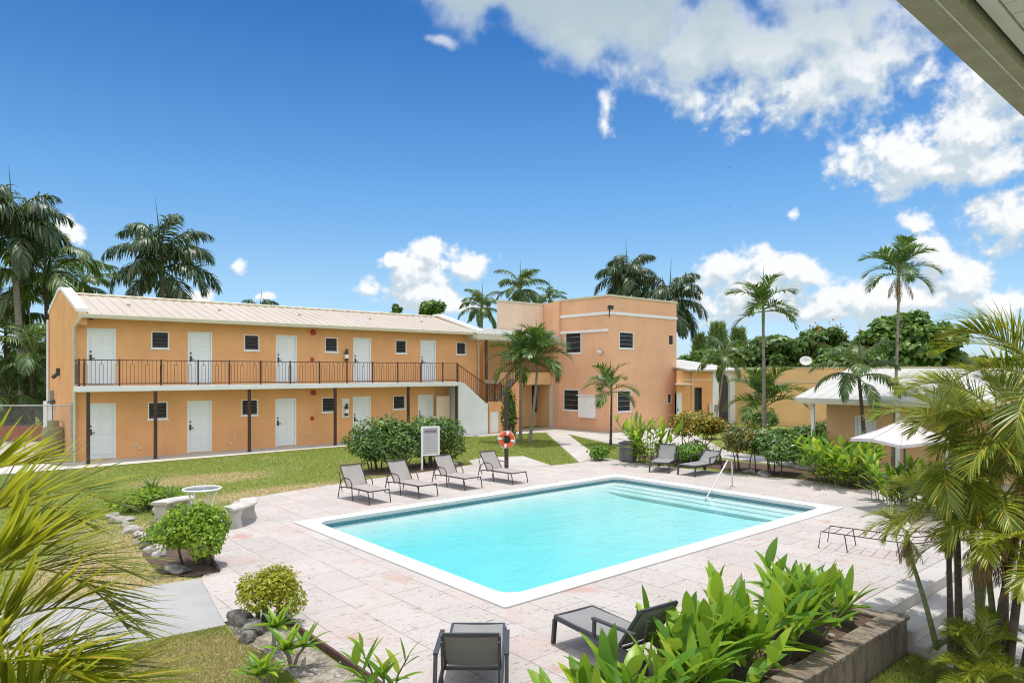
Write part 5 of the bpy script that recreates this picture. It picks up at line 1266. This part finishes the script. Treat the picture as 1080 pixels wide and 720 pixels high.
def tree_at(name, label, px, ytop, z, wpx, seed, mat, ybot=None, **kw):
    b = cz(px, z); top = hz(ytop, z); w_ = wpx*z/F/2; bot = hz(ybot, z) if ybot else top*.25
    rz_ = (top-bot)/2; return tree(name, label, b, top, (w_*.80, w_*.80, rz_*.78), (top+bot)/2, seed, mat, **kw)
TG = 'broadleaf trees beyond the garden wall'
tree_at('shade_tree', 'large round shade tree with glossy clumps behind the pool house', 955, 318, 50, 140, 51, LM['tree'], ybot=430, nclump=80, per=190, size=.50, group=TG, clump=.22)
tree_at('flame_tree', 'flame tree with scattered orange blossom left of the round shade tree', 875, 338, 52, 110, 52, LM['tree2'], ybot=425, nclump=60, per=170, size=.40, group=TG, blossom=260, clump=.26)
tree_at('shade_tree', 'dark spreading tree directly behind the tan wall and tall feather palm', 810, 342, 54, 90, 53, LM['tree2'], ybot=430, nclump=54, per=160, size=.42, group=TG, clump=.27)
tree_at('flame_tree', 'low flame tree with few blossoms at the right of the tan wall', 900, 360, 46, 90, 54, LM['tree2'], ybot=425, nclump=50, per=150, size=.38, group=TG, blossom=90, clump=.28)
tree_at('shade_tree', 'low green tree filling the gap beside the peach building', 742, 365, 62, 70, 55, LM['tree'], ybot=415, nclump=30, per=130, size=.45, group=TG, clump=.3)
tree_at('shade_tree', 'low tree continuing the green belt behind the areca palms', 1040, 372, 48, 120, 56, LM['tree2'], ybot=430, nclump=54, per=150, size=.45, group=TG, clump=.28)
tree_at('shade_tree', 'small round tree crown above the roof, right of the tiny one', 456, 311, 70, 32, 57, LM['tree'], ybot=345, nclump=16, per=110, size=.42, group=TG, trunk_r=.2)
tree_at('shade_tree', 'tiny tree tip poking over the middle right of the tan roof', 418, 316, 72, 13, 58, LM['tree2'], ybot=345, nclump=10, per=70, size=.36, group=TG, trunk_r=.15)
tree_at('shade_tree', 'dark tree seen through the gap between the wing and the porch', 530, 352, 52, 60, 59, LM['tree2'], ybot=425, nclump=30, per=140, size=.4, group=TG)
for k, (px, yt, z, wp) in enumerate(((10,372,50,80),(52,345,52,50),(-30,350,48,90))):
    tree_at('thicket_tree', ('dense dark thicket tree behind the fence at the left edge','dense dark tree close behind the gable','dense dark tree beyond the left edge of the view')[k], px, yt, z, wp, 60+k, LM['dark'], ybot=470, nclump=44, per=150, size=.42, group='dark thicket behind the fence', clump=.28)
# feathery casuarinas
def casuarina(label, px, ytop, z, wpx, seed):
    b = cz(px, z); h = hz(ytop, z); t = thing('casuarina_tree', label, 'tree', (*b, 0), 0, 'feathery trees beyond the low building'); r = np.random.default_rng(seed)
    n_ = 2600; u = r.random(n_)**.7; w_ = wpx*z/F/2*(1-u*.75)*(.4+.6*r.random(n_)); a = r.random(n_)*6.283
    P_ = np.stack([np.cos(a)*w_, np.sin(a)*w_, h*(.35+.65*u)], 1); A = np.stack([np.cos(a)*.4, np.sin(a)*.4, 1+0*a], 1)+r.normal(size=(n_,3))*.25; N = r.normal(size=(n_,3))
    V, Fq = leaf_cloud(P_, A, N, r.uniform(.4,.9,n_), .10, T_DIAM); link('crown', np_mesh('crown', V, Fq, LM['casu']), t)
    m = MB(); m.tube([(0,0,0),(0,0,h*.9)], [.16,.03], 8); m.build('trunk', M['bark_dark'], t)
casuarina('pale feathery tree, the taller left one behind the low building', 757, 344, 66, 40, 71); casuarina('pale feathery tree, the shorter one right of its neighbour', 779, 350, 68, 34, 72); casuarina('pale feathery tree half hidden by the drooping palm', 738, 356, 68, 26, 73)

# ------------------------------------------------------------------ shrubs
def shrub(name, label, loc, rad, n_, size, mat, seed, rz=0, zc=None, stems=6, stem_h=None, cat='bush', group=None, **kw):
    t = thing(name, label, cat, (*loc, 0), rz, group)
    link('foliage', bush_mesh('foliage', seed, rad, n_, size, mat, zc=zc, **kw), t)
    if stems: link('stems', stems_mesh('stems', seed, stems, rad, stem_h or (zc or rad[2]), .022+.01*rad[2], M['bark_dark']), t)
    return t
hx, hy = gp(428, 494)
shrub('hedge', 'clipped dark green hedge behind the notice board', (hx+.1, hy+.1), (1.40,.88,.84), 8000, .135, LM['hedge'], 81, zc=.92, stems=9, stem_h=.9, lumps=.30, inner=.62, flat=-.95, nc=22, cat='hedge', asp=.42)
hd = bpy.data.objects['hedge']; HD = [c for c in hd.children]
for c in HD: c.location = (-.80, -.05, 0)
link('foliage', bush_mesh('foliage', 181, (1.32,.84,.80), 7500, .135, LM['hedge'], zc=.90, lumps=.35, inner=.62, flat=-.95, asp=.42, nc=20), hd).location = (.98, .05, 0)
link('stems', stems_mesh('stems', 182, 8, (1.0,.7), .9, .045, M['bark_dark']), hd).location = (.98, .05, 0)
x, y = gp(206, 597); shrub('bush', 'round bright green bush in front of the garden table', (x, y), (.56,.56,.50), 5200, .075, LM['bush'], 82, zc=.56, stems=8, lumps=.55, asp=.55)
x, y = gp(287, 656); shrub('bush', 'yellow-green bush beside the flat rock at the edge of the paving', (x, y), (.42,.40,.34), 5200, .050, LM['lime'], 83, zc=.38, stems=8, lumps=.6, asp=.5)
x, y = gp(733, 486); shrub('croton_bush', 'dome of yellow croton behind the first grey lounger', (x, y), (1.12,1.0,.52), 8000, .12, LM['croton'], 84, zc=1.28, nc=22, stems=10, stem_h=1.1, lumps=.25, asp=.42, flat=-.5)
x, y = gp(716, 489); shrub('low_shrub', 'low leafy shrub under the yellow croton dome', (x+.2, y-.5), (1.0,.6,.42), 1900, .12, LM['bright'], 85, zc=.40, stems=5, asp=.45)
x, y = gp(786, 497); shrub('croton_bush', 'dark reddish croton on bare stems beside the tall feather palm', (x, y), (.95,.85,.60), 5200, .12, LM['redcroton'], 86, zc=1.02, stems=5, stem_h=1.1, lumps=.35, asp=.38, flat=-.6)
x, y = gp(818, 500); shrub('flowering_bush', 'loose green bush with pale flecks on twisted stems, right of the croton', (x, y), (.90,.80,.66), 4400, .12, LM['varieg'], 87, zc=.86, stems=5, stem_h=.9, lumps=.5, asp=.45, flat=-.6)
x, y = gp(848, 490); shrub('flowering_bush', 'low variegated hedge bush by the bright ginger clump', (x, y), (1.35,.85,.55), 5200, .12, LM['varieg'], 88, zc=.82, stems=8, lumps=.4, asp=.45)
x, y = gp(883, 487); shrub('flowering_bush', 'variegated bush behind the bright ginger clump', (x+.3, y+.4), (1.2,.85,.6), 4200, .12, LM['varieg'], 89, zc=.80, stems=8, lumps=.4, asp=.45)
x, y = gp(803, 465); shrub('topiary_bush', 'rounded dark green bush in front of the tan wall', (x, y), (.82,.80,.50), 2400, .12, LM['hedge'], 90, zc=1.05, stems=6, lumps=.2, asp=.45)
x, y = gp(752, 463); shrub('low_shrub', 'small grey-green shrub near the white arch', (x, y), (.8,.7,.35), 1200, .12, LM['hedge'], 91, zc=.4, stems=5)
x, y = gp(655, 484); shrub('low_shrub', 'small low plant beside the litter bin', (x-.9, y+.3), (.45,.4,.28), 500, .13, LM['bright'], 92, zc=.28, stems=4)
x, y = gp(543, 467); shrub('climbing_vine', 'tall column of vine around the twin palm trunks', (x-.25, y+.1), (.38,.36,1.35), 2300, .11, LM['tree'], 93, zc=1.35, stems=4, stem_h=2.4, lumps=.6, asp=.55, cat='vine', flat=-1)
x, y = gp(722, 449); shrub('pot_plant', 'small dark plant by the white side door of the low building', (x, y), (.32,.3,.45), 420, .13, LM['dark'], 94, zc=.7, stems=4)
for k, (px, py, z) in enumerate(((20,452,37),(-10,450,37))):
    b = cz(px, z); shrub('fence_shrub', ('pale green climber behind the chain-link fence','green climber on the fence at the left edge')[k], b, (1.0,.7,.95), 2000, .15, LM['tree'], 95+k, zc=1.0, stems=5, lumps=.5)

# strap-leaved plants: broad blades on upright stalks
def blade(m_V, m_Q, base, d, up, L, W_, curl, r, fold=.25, n_=6):
    d = Vector(d).normalized(); s_ = d.cross(Vector(up)); s_ = (s_ if s_.length > 1e-3 else Vector((1,0,0))).normalized(); p = Vector(base); b0 = len(m_V); wav = r.uniform(-.4,.4)
    for i in range(n_+1):
        u = i/n_; w_ = W_*.5*(math.sin(math.pi*min(1,.06+.94*u**.8))**.75 if u < 1 else .02); nn = s_.cross(d).normalized()
        m_V += [tuple(p-s_*w_+nn*w_*fold), tuple(p), tuple(p+s_*w_+nn*w_*fold*(1+wav))]
        p = p+d*(L/n_); d = (d+Vector((0,0,-curl*(.25+u)))).normalized()
    for i in range(n_):
        for j in range(2): a = b0+3*i+j; m_Q.append((a, a+1, a+4, a+3))
def ginger(label, loc, h, nst, seed, mat='ginger', spread=.22, L=.42, W_=.11, name='ginger_plant', group=None, nl=8, z0=0.0, lean=.35, azc=None, el0=(.35,.75)):
    r = random.Random(seed); t = thing(name, label, 'plant', (*loc, z0), 0, group); V = []; Q = []; m = MB()
    for k in range(nst):
        a = r.uniform(0, 6.283); q = r.random()**.5*spread; bx_, by_ = q*math.cos(a), q*math.sin(a); hh = h*r.uniform(.6,1.05); la_ = lean*r.uniform(.3,1.0); az_ = a+r.uniform(-.7,.7) if azc is None else azc+r.uniform(-.9,.9)
        top = Vector((bx_+math.cos(az_)*la_*hh, by_+math.sin(az_)*la_*hh, hh*.86)); b = Vector((bx_,by_,-.02)); mid = (b+top)/2+Vector((-math.cos(az_)*.03,-math.sin(az_)*.03,hh*.06))
        m.tube([b,mid,top], [.011,.010,.006], 6, False); fa_ = r.uniform(0,3.14)
        for i in range(nl):
            u = .22+.78*i/(nl-1); c = b.lerp(mid, u*2) if u < .5 else mid.lerp(top, u*2-1)
            side = fa_+(math.pi if i % 2 else 0)+r.uniform(-.45,.45); ele = r.uniform(*el0)+.75*u**2.2
            d = (math.cos(side)*math.cos(ele)+.25*math.cos(az_), math.sin(side)*math.cos(ele)+.25*math.sin(az_), math.sin(ele))
            blade(V, Q, c, d, (0,0,1), L*r.uniform(.7,1.15)*(.75+.35*math.sin(math.pi*u)), W_*r.uniform(.8,1.15), r.uniform(.05,.22), r)
    link('leaves', np_mesh('leaves', np.array(V), np.array(Q), LM[mat]), t).data.polygons.foreach_set('use_smooth', [True]*len(Q))
    m.build('stalks', M['cane'], t); return t
PG = 'broad-leaved plants in the block planter'
PL = [(9.55,4.22,.42,3,'lime-tipped young plant alone at the far end of the planter, by the steps'),
      (9.05,4.30,1.02,7,'tall broad-leaved plant nearest the far end of the planter, one leaf arching over'),
      (8.62,4.12,.98,7,'broad-leaved plant second from the far end of the planter'),
      (8.18,4.26,.88,6,'broad-leaved plant third from the far end of the planter'),
      (7.70,4.05,.95,7,'broad-leaved plant in the middle of the planter, behind the bare soil'),
      (7.28,4.25,1.02,7,'tall broad-leaved plant just right of the side-on lounger'),
      (6.85,4.02,.98,7,'yellowing broad-leaved plant overlapping the raised lounger back'),
      (6.40,4.22,.78,6,'broad-leaved plant in front of the side-on lounger'),
      (5.95,4.0,.80,6,'broad-leaved plant left of the lounger back at the bottom edge'),
      (5.50,4.2,.62,5,'shorter broad-leaved plant at the bottom edge, right of centre'),
      (5.15,4.30,.66,5,'broad-leaved plant at the bottom edge right of the rear-view lounger'),
      (4.72,4.25,.40,4,'low broad-leaved plant below the rear-view lounger')]
for k, (x, y, h, ns, lab) in enumerate(PL):
    ginger(lab, (x-(.35 if x < 9.3 else .05), y), h*(.76 if x > 6.95 else .82), max(4, ns-(1 if k % 3 == 1 else 0)), 100+k, 'ginger' if k % 3 == 1 else 'gingerbright', .28, .56, .14, group=PG, z0=-.05, nl=6, lean=.60, el0=(.1,.8))
ginger('pair of upright broad leaves at the bottom edge left of the rear-view lounger', gp(402,735), .55, 4, 140, 'gingerbright', .14, .34, .09, nl=6)
ginger('big spiky green ginger clump beside the litter bin', gp(684,488), 1.75, 22, 120, 'ginger', .42, .62, .12, name='ginger_clump', lean=.60, el0=(.0,.7))
ginger('bright yellow-green ginger clump at the right corner of the deck', gp(886,511), 1.38, 46, 121, 'gingerbright', .75, .56, .14, name='ginger_clump', lean=.6, el0=(-.1,.8))
ginger('smaller bright ginger clump beneath the parasol', gp(945,532), 1.15, 26, 122, 'gingerbright', .6, .42, .11, name='ginger_clump')
ginger('bright ginger clump behind the hanging areca fronds', gp(1010,545), 1.1, 24, 123, 'gingerbright', .6, .42, .11, name='ginger_clump')
# rosettes (dracaena and frangipani seedlings)
def rosette(label, loc, n_, L, W_, seed, mat, h=.15, name='rosette_plant', stalk=0.0, heads=1, group=None):
    r = random.Random(seed); t = thing(name, label, 'plant', (*loc, 0), 0, group); V = []; Q = []; m = MB()
    for hd in range(heads):
        a = r.uniform(0,6.28); o = Vector((math.cos(a)*stalk*r.uniform(.3,1), math.sin(a)*stalk*r.uniform(.3,1), h*r.uniform(.7,1.1))); m.tube([(0,0,-.02), o*.5+Vector((0,0,h*.15)), o], [.02,.017,.014], 6, False)
        for k in range(n_):
            az_ = k*2.399+r.uniform(-.2,.2); e = .15+1.1*k/n_; blade(V, Q, o, (math.cos(az_)*math.cos(e), math.sin(az_)*math.cos(e), math.sin(e)), (0,0,1), L*r.uniform(.75,1.1), W_, r.uniform(.08,.25), r, .2)
    link('leaves', np_mesh('leaves', np.array(V), np.array(Q), LM[mat]), t); m.build('stem', M['bark'], t)
rosette('spiky dark rosette plant behind the left rocks, taller one', gp(160,533), 26, .55, .05, 151, 'palm', .35, 'spiky_plant'); rosette('spiky dark rosette plant next to the round bush', gp(180,540), 24, .48, .05, 152, 'palm', .22, 'spiky_plant')
shrub('low_shrub', 'low leafy plants around the dark rock left of the round table', gp(150,538), (.75,.55,.28), 1300, .10, LM['bush'], 160, zc=.24, stems=4, lumps=.7)
shrub('low_shrub', 'small leafy plant between the pale stones and the round bush', gp(172,575), (.42,.36,.24), 700, .08, LM['bright'], 161, zc=.2, stems=4, lumps=.7)
rosette('spiky plant at the left among the dry grass', gp(140,540), 20, .45, .05, 153, 'palm', .2, 'spiky_plant')
RG = 'young frangipani plants in the near border'
rosette('young long-leaved frangipani beside the yellow-green bush', gp(288,690), 11, .34, .060, 154, 'ginger', .28, 'frangipani', .10, 2, RG); rosette('young frangipani with a bent stem reaching towards the edging', gp(308,706), 11, .34, .060, 155, 'ginger', .26, 'frangipani', .22, 3, RG)
rosette('young frangipani at the bottom edge below the others', gp(282,728), 11, .34, .060, 156, 'ginger', .22, 'frangipani', .12, 2, RG)

# ------------------------------------------------------------------ rocks
def rock_mat():
    m, t, b = new_mat('limestone_rock'); co = t.new('ShaderNodeTexCoord').outputs['Object']
    c = t.mix(t.ss(t.noise(co, 5, 6, .7), .35, .65), (.07,.064,.055,1), (.34,.315,.28,1)); c = t.mix(t.math('MULTIPLY', t.ss(t.noise(co, 18, 5, .7), .5, .7), .6), c, (.06,.055,.05,1))
    t.put(b.inputs['Base Color'], c); b.inputs['Roughness'].default_value = .95; bn = t.new('ShaderNodeBump'); bn.inputs['Strength'].default_value = .9; bn.inputs['Distance'].default_value = .04; t.put(bn.inputs['Height'], t.noise(co, 12, 6, .7)); t.l.new(bn.outputs[0], b.inputs['Normal']); return m
M['rock'] = rock_mat(); M['palerock'] = pm('pale_stone', (.37,.345,.31), .95, .3, 6, .9, 20)
def rock(label, loc, rad, seed, mat='rock', flat=.75, group=None, z=0):
    bm = bmesh.new(); bmesh.ops.create_icosphere(bm, subdivisions=3, radius=1); r = random.Random(seed); cs = [(Vector((r.gauss(0,1),r.gauss(0,1),r.gauss(0,1))).normalized(), r.uniform(.45,.85)) for _ in range(16)]
    for v in bm.verts:
        d = v.co.normalized(); k = 1.0
        for c, h_ in cs:
            q = d.dot(c)
            if q > h_: k = min(k, h_/q)
        p = d*k*(1+r.uniform(-.025,.025)); v.co = Vector((p.x*rad[0], p.y*rad[1], p.z*rad[2]))
        if v.co.z > rad[2]*flat: v.co.z = rad[2]*flat+(v.co.z-rad[2]*flat)*.15
    me = bpy.data.meshes.new('rock'); bm.to_mesh(me); bm.free(); me.materials.append(M[mat]); o = link('rock', me); o.location = (*loc, z+rad[2]*.35); o.rotation_euler = (0,0,r.uniform(0,6)); tag(o, label, 'rock', group)
rock('flat-topped weathered rock left of the yellow-green bush', gp(256,658), (.27,.21,.19), 1, flat=.4); rock('knobbly pale rock under the yellow-green bush', gp(268,668), (.20,.18,.15), 2)
rock('small pale rock among the young frangipani', gp(262,676), (.15,.13,.12), 3); rock('pitted rock beneath the round green bush', gp(187,605), (.25,.2,.17), 4, flat=.6)
rock('dark rock under the spiky plants', gp(172,541), (.42,.32,.2), 5); rock('low dark rock at the foot of the croton stems', gp(790,499), (.42,.3,.16), 6); rock('low grey rock below the twisted stems', gp(806,502), (.38,.3,.15), 7); rock('dark rock at the right end of the hedge', gp(474,493), (.42,.35,.22), 8)
rock('small rock with the soil at the bare end of the planter', (8.7,3.9), (.07,.06,.05), 9, 'palerock', z=-.05)
EGr = 'pale stones edging the dry lawn'
for k in range(13):
    u = k/12; p = gp(120+u*50, 545+u*42+3*math.sin(k*2.1)); rock('one of a row of pale stones curving through the dry lawn at left', p, (.22+.06*math.sin(k*3.7),.17,.13), 20+k, 'palerock', group=EGr)
r_ = random.Random(5)
for k in range(14):
    p = gp(300+k*5+r_.uniform(-6,6), 690+r_.uniform(-12,26)); rock('one of the small pale stones scattered in the near border', p, (.035+.03*r_.random(),.04,.03), 60+k, 'palerock', group='small stones in the near border')

# ------------------------------------------------------------------ areca clumps, close to the viewer
def areca(label, base, stems, seed, key='areca', group=None):
    """stems: (base dx, base dy, crown x, y, z relative to the clump, frond length, fronds, dead)"""
    rr_ = random.Random(seed); t = thing('areca_palm', label, 'palm tree', base, 0, group)
    for (bx_, by_, tx_, ty_, tz_, L, nf, nd, ky) in stems:
        m = MB(); n_ = 9; P_ = []
        for i in range(n_+1): u = i/n_; k = u**1.35; P_.append((bx_+(tx_-bx_)*k, by_+(ty_-by_)*k, -.03+(tz_*.86)*u))
        m.tube(P_, [(.052-.020*i/n_)*(1.35 if i == 0 else 1)*(.55+.35*min(1.3,L)) for i in range(n_+1)], 9); m.build('cane', M['cane' if rr_.random() < .45 else 'bark_dark'], t)
        m = MB(); m.tube([P_[-1], (tx_,ty_,tz_*.93), (tx_,ty_,tz_)], [.024,.034,.016], 8); m.build('crownshaft', M['shaft'], t)
        az_ = rr_.uniform(0,6.28); seq = ([0]+[1]*3+[2]*4+[3]*4)*3; ra = math.atan2(RT[1], RT[0])
        fl_ = [(ra+R(q[0])+rr_.uniform(-.12,.12), q[1]) for q in nf] if isinstance(nf, list) else [(az_+2.399*k, seq[k]) for k in range(nf)]
        for k, (a_f, lv) in enumerate(fl_):
            put_frond(t, ky, lv, L, a_f, (tx_, ty_, tz_-.02*k), rr_, rr_.uniform(-.1,.1), rr_.uniform(-.35,.35))
        for k in range(nd):
            az_ += 1.9; put_frond(t, 'dead', rr_.choice((0,1,2,3)), L*rr_.uniform(.45,.75), az_, (tx_, ty_, tz_*.94), rr_)
    return t
def rel(base, px, py, z):
    x, y = cz(px, z); return x-base[0], y-base[1], hz(py, z)-base[2]
B = (*cz(1020, 8.9), LOW); ST = []
# canes: foot, crown, frond length, fronds as (heading from image right in degrees, level), dry fronds, kind
CANES = [(990,8.9, 957,560,9.6, .66, [(180,2),(20,1),(100,1),(-60,2),(150,1)], 11, 'arecay'),
         (1003,8.8, 1000,540,9.4, .98, [(172,3),(150,1),(60,1),(-30,2),(195,2),(100,0),(215,1),(20,2)], 10, 'arecay'),
         (1012,8.6, 1008,476,9.2, 1.30, [(178,1),(120,0),(60,1),(5,2),(-90,2),(232,3),(100,1),(-40,3),(255,3)], 6, 'areca'),
         (1030,8.4, 1050,436,9.4, 1.28, [(150,1),(100,0),(30,1),(-20,2),(205,3),(270,2),(-100,3),(180,2),(-50,1)], 3, 'areca'),
         (1045,8.2, 1085,474,8.6, 1.40, [(165,1),(200,2),(90,0),(20,1),(250,3),(-60,2),(182,1)], 6, 'areca'),
         (1052,8.5, 1040,562,8.4, 1.00, [(175,2),(140,1),(30,2),(-80,3),(240,2),(90,0),(-20,1),(160,3),(100,2)], 9, 'arecay'),
         (1062,8.0, 1104,404,8.8, 1.60, [(170,1),(186,2),(150,0),(212,3),(120,1)], 2, 'areca'),
         (1075,7.8, 1100,592,7.8, .95, [(172,2),(150,1),(100,1),(185,1),(225,2)], 6, 'arecay'),
         (1035,9.4, 1014,440,10.2, 1.15, [(135,0),(125,1),(95,1),(60,1),(12,2),(110,0)], 3, 'arecay'),
         (1060,8.3, 1060,520,8.5, 1.10, [(178,1),(160,2),(90,0),(40,1),(-30,2),(200,3),(-70,3),(235,2)], 7, 'areca')]
for (bpx, bz, cpx, cpy, cz__, L, fl_, nd, ky) in CANES:
    bx_, by_ = cz(bpx, bz); ST.append((bx_-B[0], by_-B[1], *rel(B, cpx, cpy, cz__), L, fl_, nd, ky))
areca('large areca palm clump on several canes at the right edge, some fronds brown', B, ST, 201)
B2 = (*cz(1045, 7.7), LOW)
areca('low young areca shoots at the foot of the right-hand clump', B2, [(.1*k-.2,.05*k,*((.16*k-.3),.05*k,.22+.05*k),.55,7,1,'areca') for k in range(7)], 202)
# left clump: chosen fronds leaning into the frame from beyond the lower left corner
B3 = (*cz(-75, 4.3), 0.0); t = thing('areca_palm', 'sunlit yellow-green areca palm reaching in from the lower left corner', 'palm tree', B3)
rr_ = random.Random(9); rtaz = math.atan2(RT[1], RT[0])
for (px, py, z, L, e, dz_, key) in ((-105,650,3.5,1.75,2,.10,'bigareca'),(-95,740,3.3,1.75,1,.05,'bigareca'),(-45,800,3.1,1.55,1,-.15,'bigareca'),(-80,600,3.8,1.5,1,.5,'bigareca'),(-60,850,3.0,1.5,1,.25,'bigareca'),(-60,820,3.2,1.6,2,-.25,'bigareca'),(-90,700,3.6,1.6,0,-.3,'bigareca'),(-100,610,3.7,1.5,1,.0,'bigareca'),(-110,720,3.4,1.8,2,-.1,'bigareca'),(-120,690,3.3,1.7,1,.2,'bigareca'),(-115,800,3.1,1.7,1,-.05,'bigareca'),(-100,860,3.0,1.6,0,.15,'bigareca'),(-120,620,3.6,1.6,0,.1,'bigareca')):
    x, y, z_ = rel(B3, px, py, z); put_frond(t, key, e, L*.69, rtaz+dz_, (x, y, z_), rr_, 0, rr_.uniform(-.35,.1))
    m = MB(); m.tube([(x*.45,y*.45,-.03),(x*.6,y*.6,max(.1,z_*.5)),(x,y,z_)], [.035,.03,.016], 8); m.build('cane', M['cane'], t)
for (px, py, z, L) in ((10,690,3.9,.55),(0,720,3.8,.5)):
    x, y, z_ = rel(B3, px, py, z); put_frond(t, 'dead', 0, L, rtaz+.2, (x, y, z_), rr_)


# ------------------------------------------------------------------ grass blades (uncountable)
def inside(P_, poly):
    x, y = P_[:,0], P_[:,1]; c = np.zeros(len(P_), bool); n_ = len(poly)
    for i in range(n_):
        (x1,y1),(x2,y2) = poly[i], poly[(i+1)%n_]; k = ((y1 > y) != (y2 > y)) & (x < (x2-x1)*(y-y1)/(y2-y1+1e-12)+x1); c ^= k
    return c
def grass(name, poly, dens, h, seed, avoid=(), z=0.0, wd=.010):
    r = np.random.default_rng(seed); P_ = np.array(poly); lo, hi = P_.min(0), P_.max(0); n_ = int((hi-lo).prod()*dens); q = lo+r.random((n_,2))*(hi-lo); k = inside(q, poly)
    for a in avoid: k &= ~inside(q, a)
    q = q[k]; n_ = len(q); a = r.random(n_)*6.283; hh = h*r.uniform(.5,1.3,n_); w_ = wd*r.uniform(.7,1.5,n_)
    b = np.stack([q[:,0],q[:,1],np.full(n_,z)],1); s_ = np.stack([np.cos(a)*w_,np.sin(a)*w_,0*a],1); ln = np.stack([r.normal(size=n_)*hh*.5,r.normal(size=n_)*hh*.5,hh],1)
    V = np.stack([b-s_,b+s_,b+ln],1).reshape(-1,3); o = link(name, np_mesh(name, V, np.arange(3*n_).reshape(-1,3), M['blades'])); o['kind'] = 'stuff'; tag(o, {'lawn_grass':'mown green lawn grass between the paving and the buildings','near_grass':'patchy dry grass at the bottom left between path and border','verge_grass':'shaded green ground cover below the planter wall','corner_grass':'green lawn on both sides of the path to the peach building'}[name], 'grass')
beds = [pts((226,591),(232,603),(205,609),(170,607),(150,585),(180,560),(222,556)), pts((494,486),(512,482.5),(552,481.2),(583,491.5),(500,491)), pts((238,659),(212,609.5),(112,626),(-60,655),(-60,712),(144,678)), blob(bx+.1, by-.05, 2.3, .85, 0, 26, 3)]
ROOT_LAWN = pts((229,549),(247,528.5),(300,519),(352,511),(400,504),(450,497.5),(498,490),(505,461))+[(21.3,27.72),(12,27.62),(4,27.27),(-1.5,27.2),(-4,17),(-3,12)]+pts((60,648),(112,626),(205,609.5),(212,609),(226,590))
grass('lawn_grass', ROOT_LAWN, 700, .030, 1, beds, .0, .008)
grass('near_grass', pts((236,660),(250,674),(290,697),(316,722),(335,770),(100,770),(60,708),(144,679)), 5500, .035, 2, (), .0, .004)
grass('corner_grass', pts((500,483),(505,461.5),(545,458),(575,457),(609,488),(583,491),(552,481),(512,482)), 700, .032, 3, (), 0, .009)
grass('corner_grass', pts((599,458.5),(642,469),(655,474),(654,484.5),(632,481.5)), 700, .032, 4, (), 0, .009)
grass('corner_grass', pts((735,470),(775,470),(880,484),(880,488),(862,489),(782,477),(745,473.5))+[], 500, .035, 6, (), 0, .009)
grass('verge_grass', [(5.5,3.40),(9.95,3.40),(9.75,2.95),(9.2,-.5),(5.5,-.5)], 3200, .07, 5, (), LOW, .006)
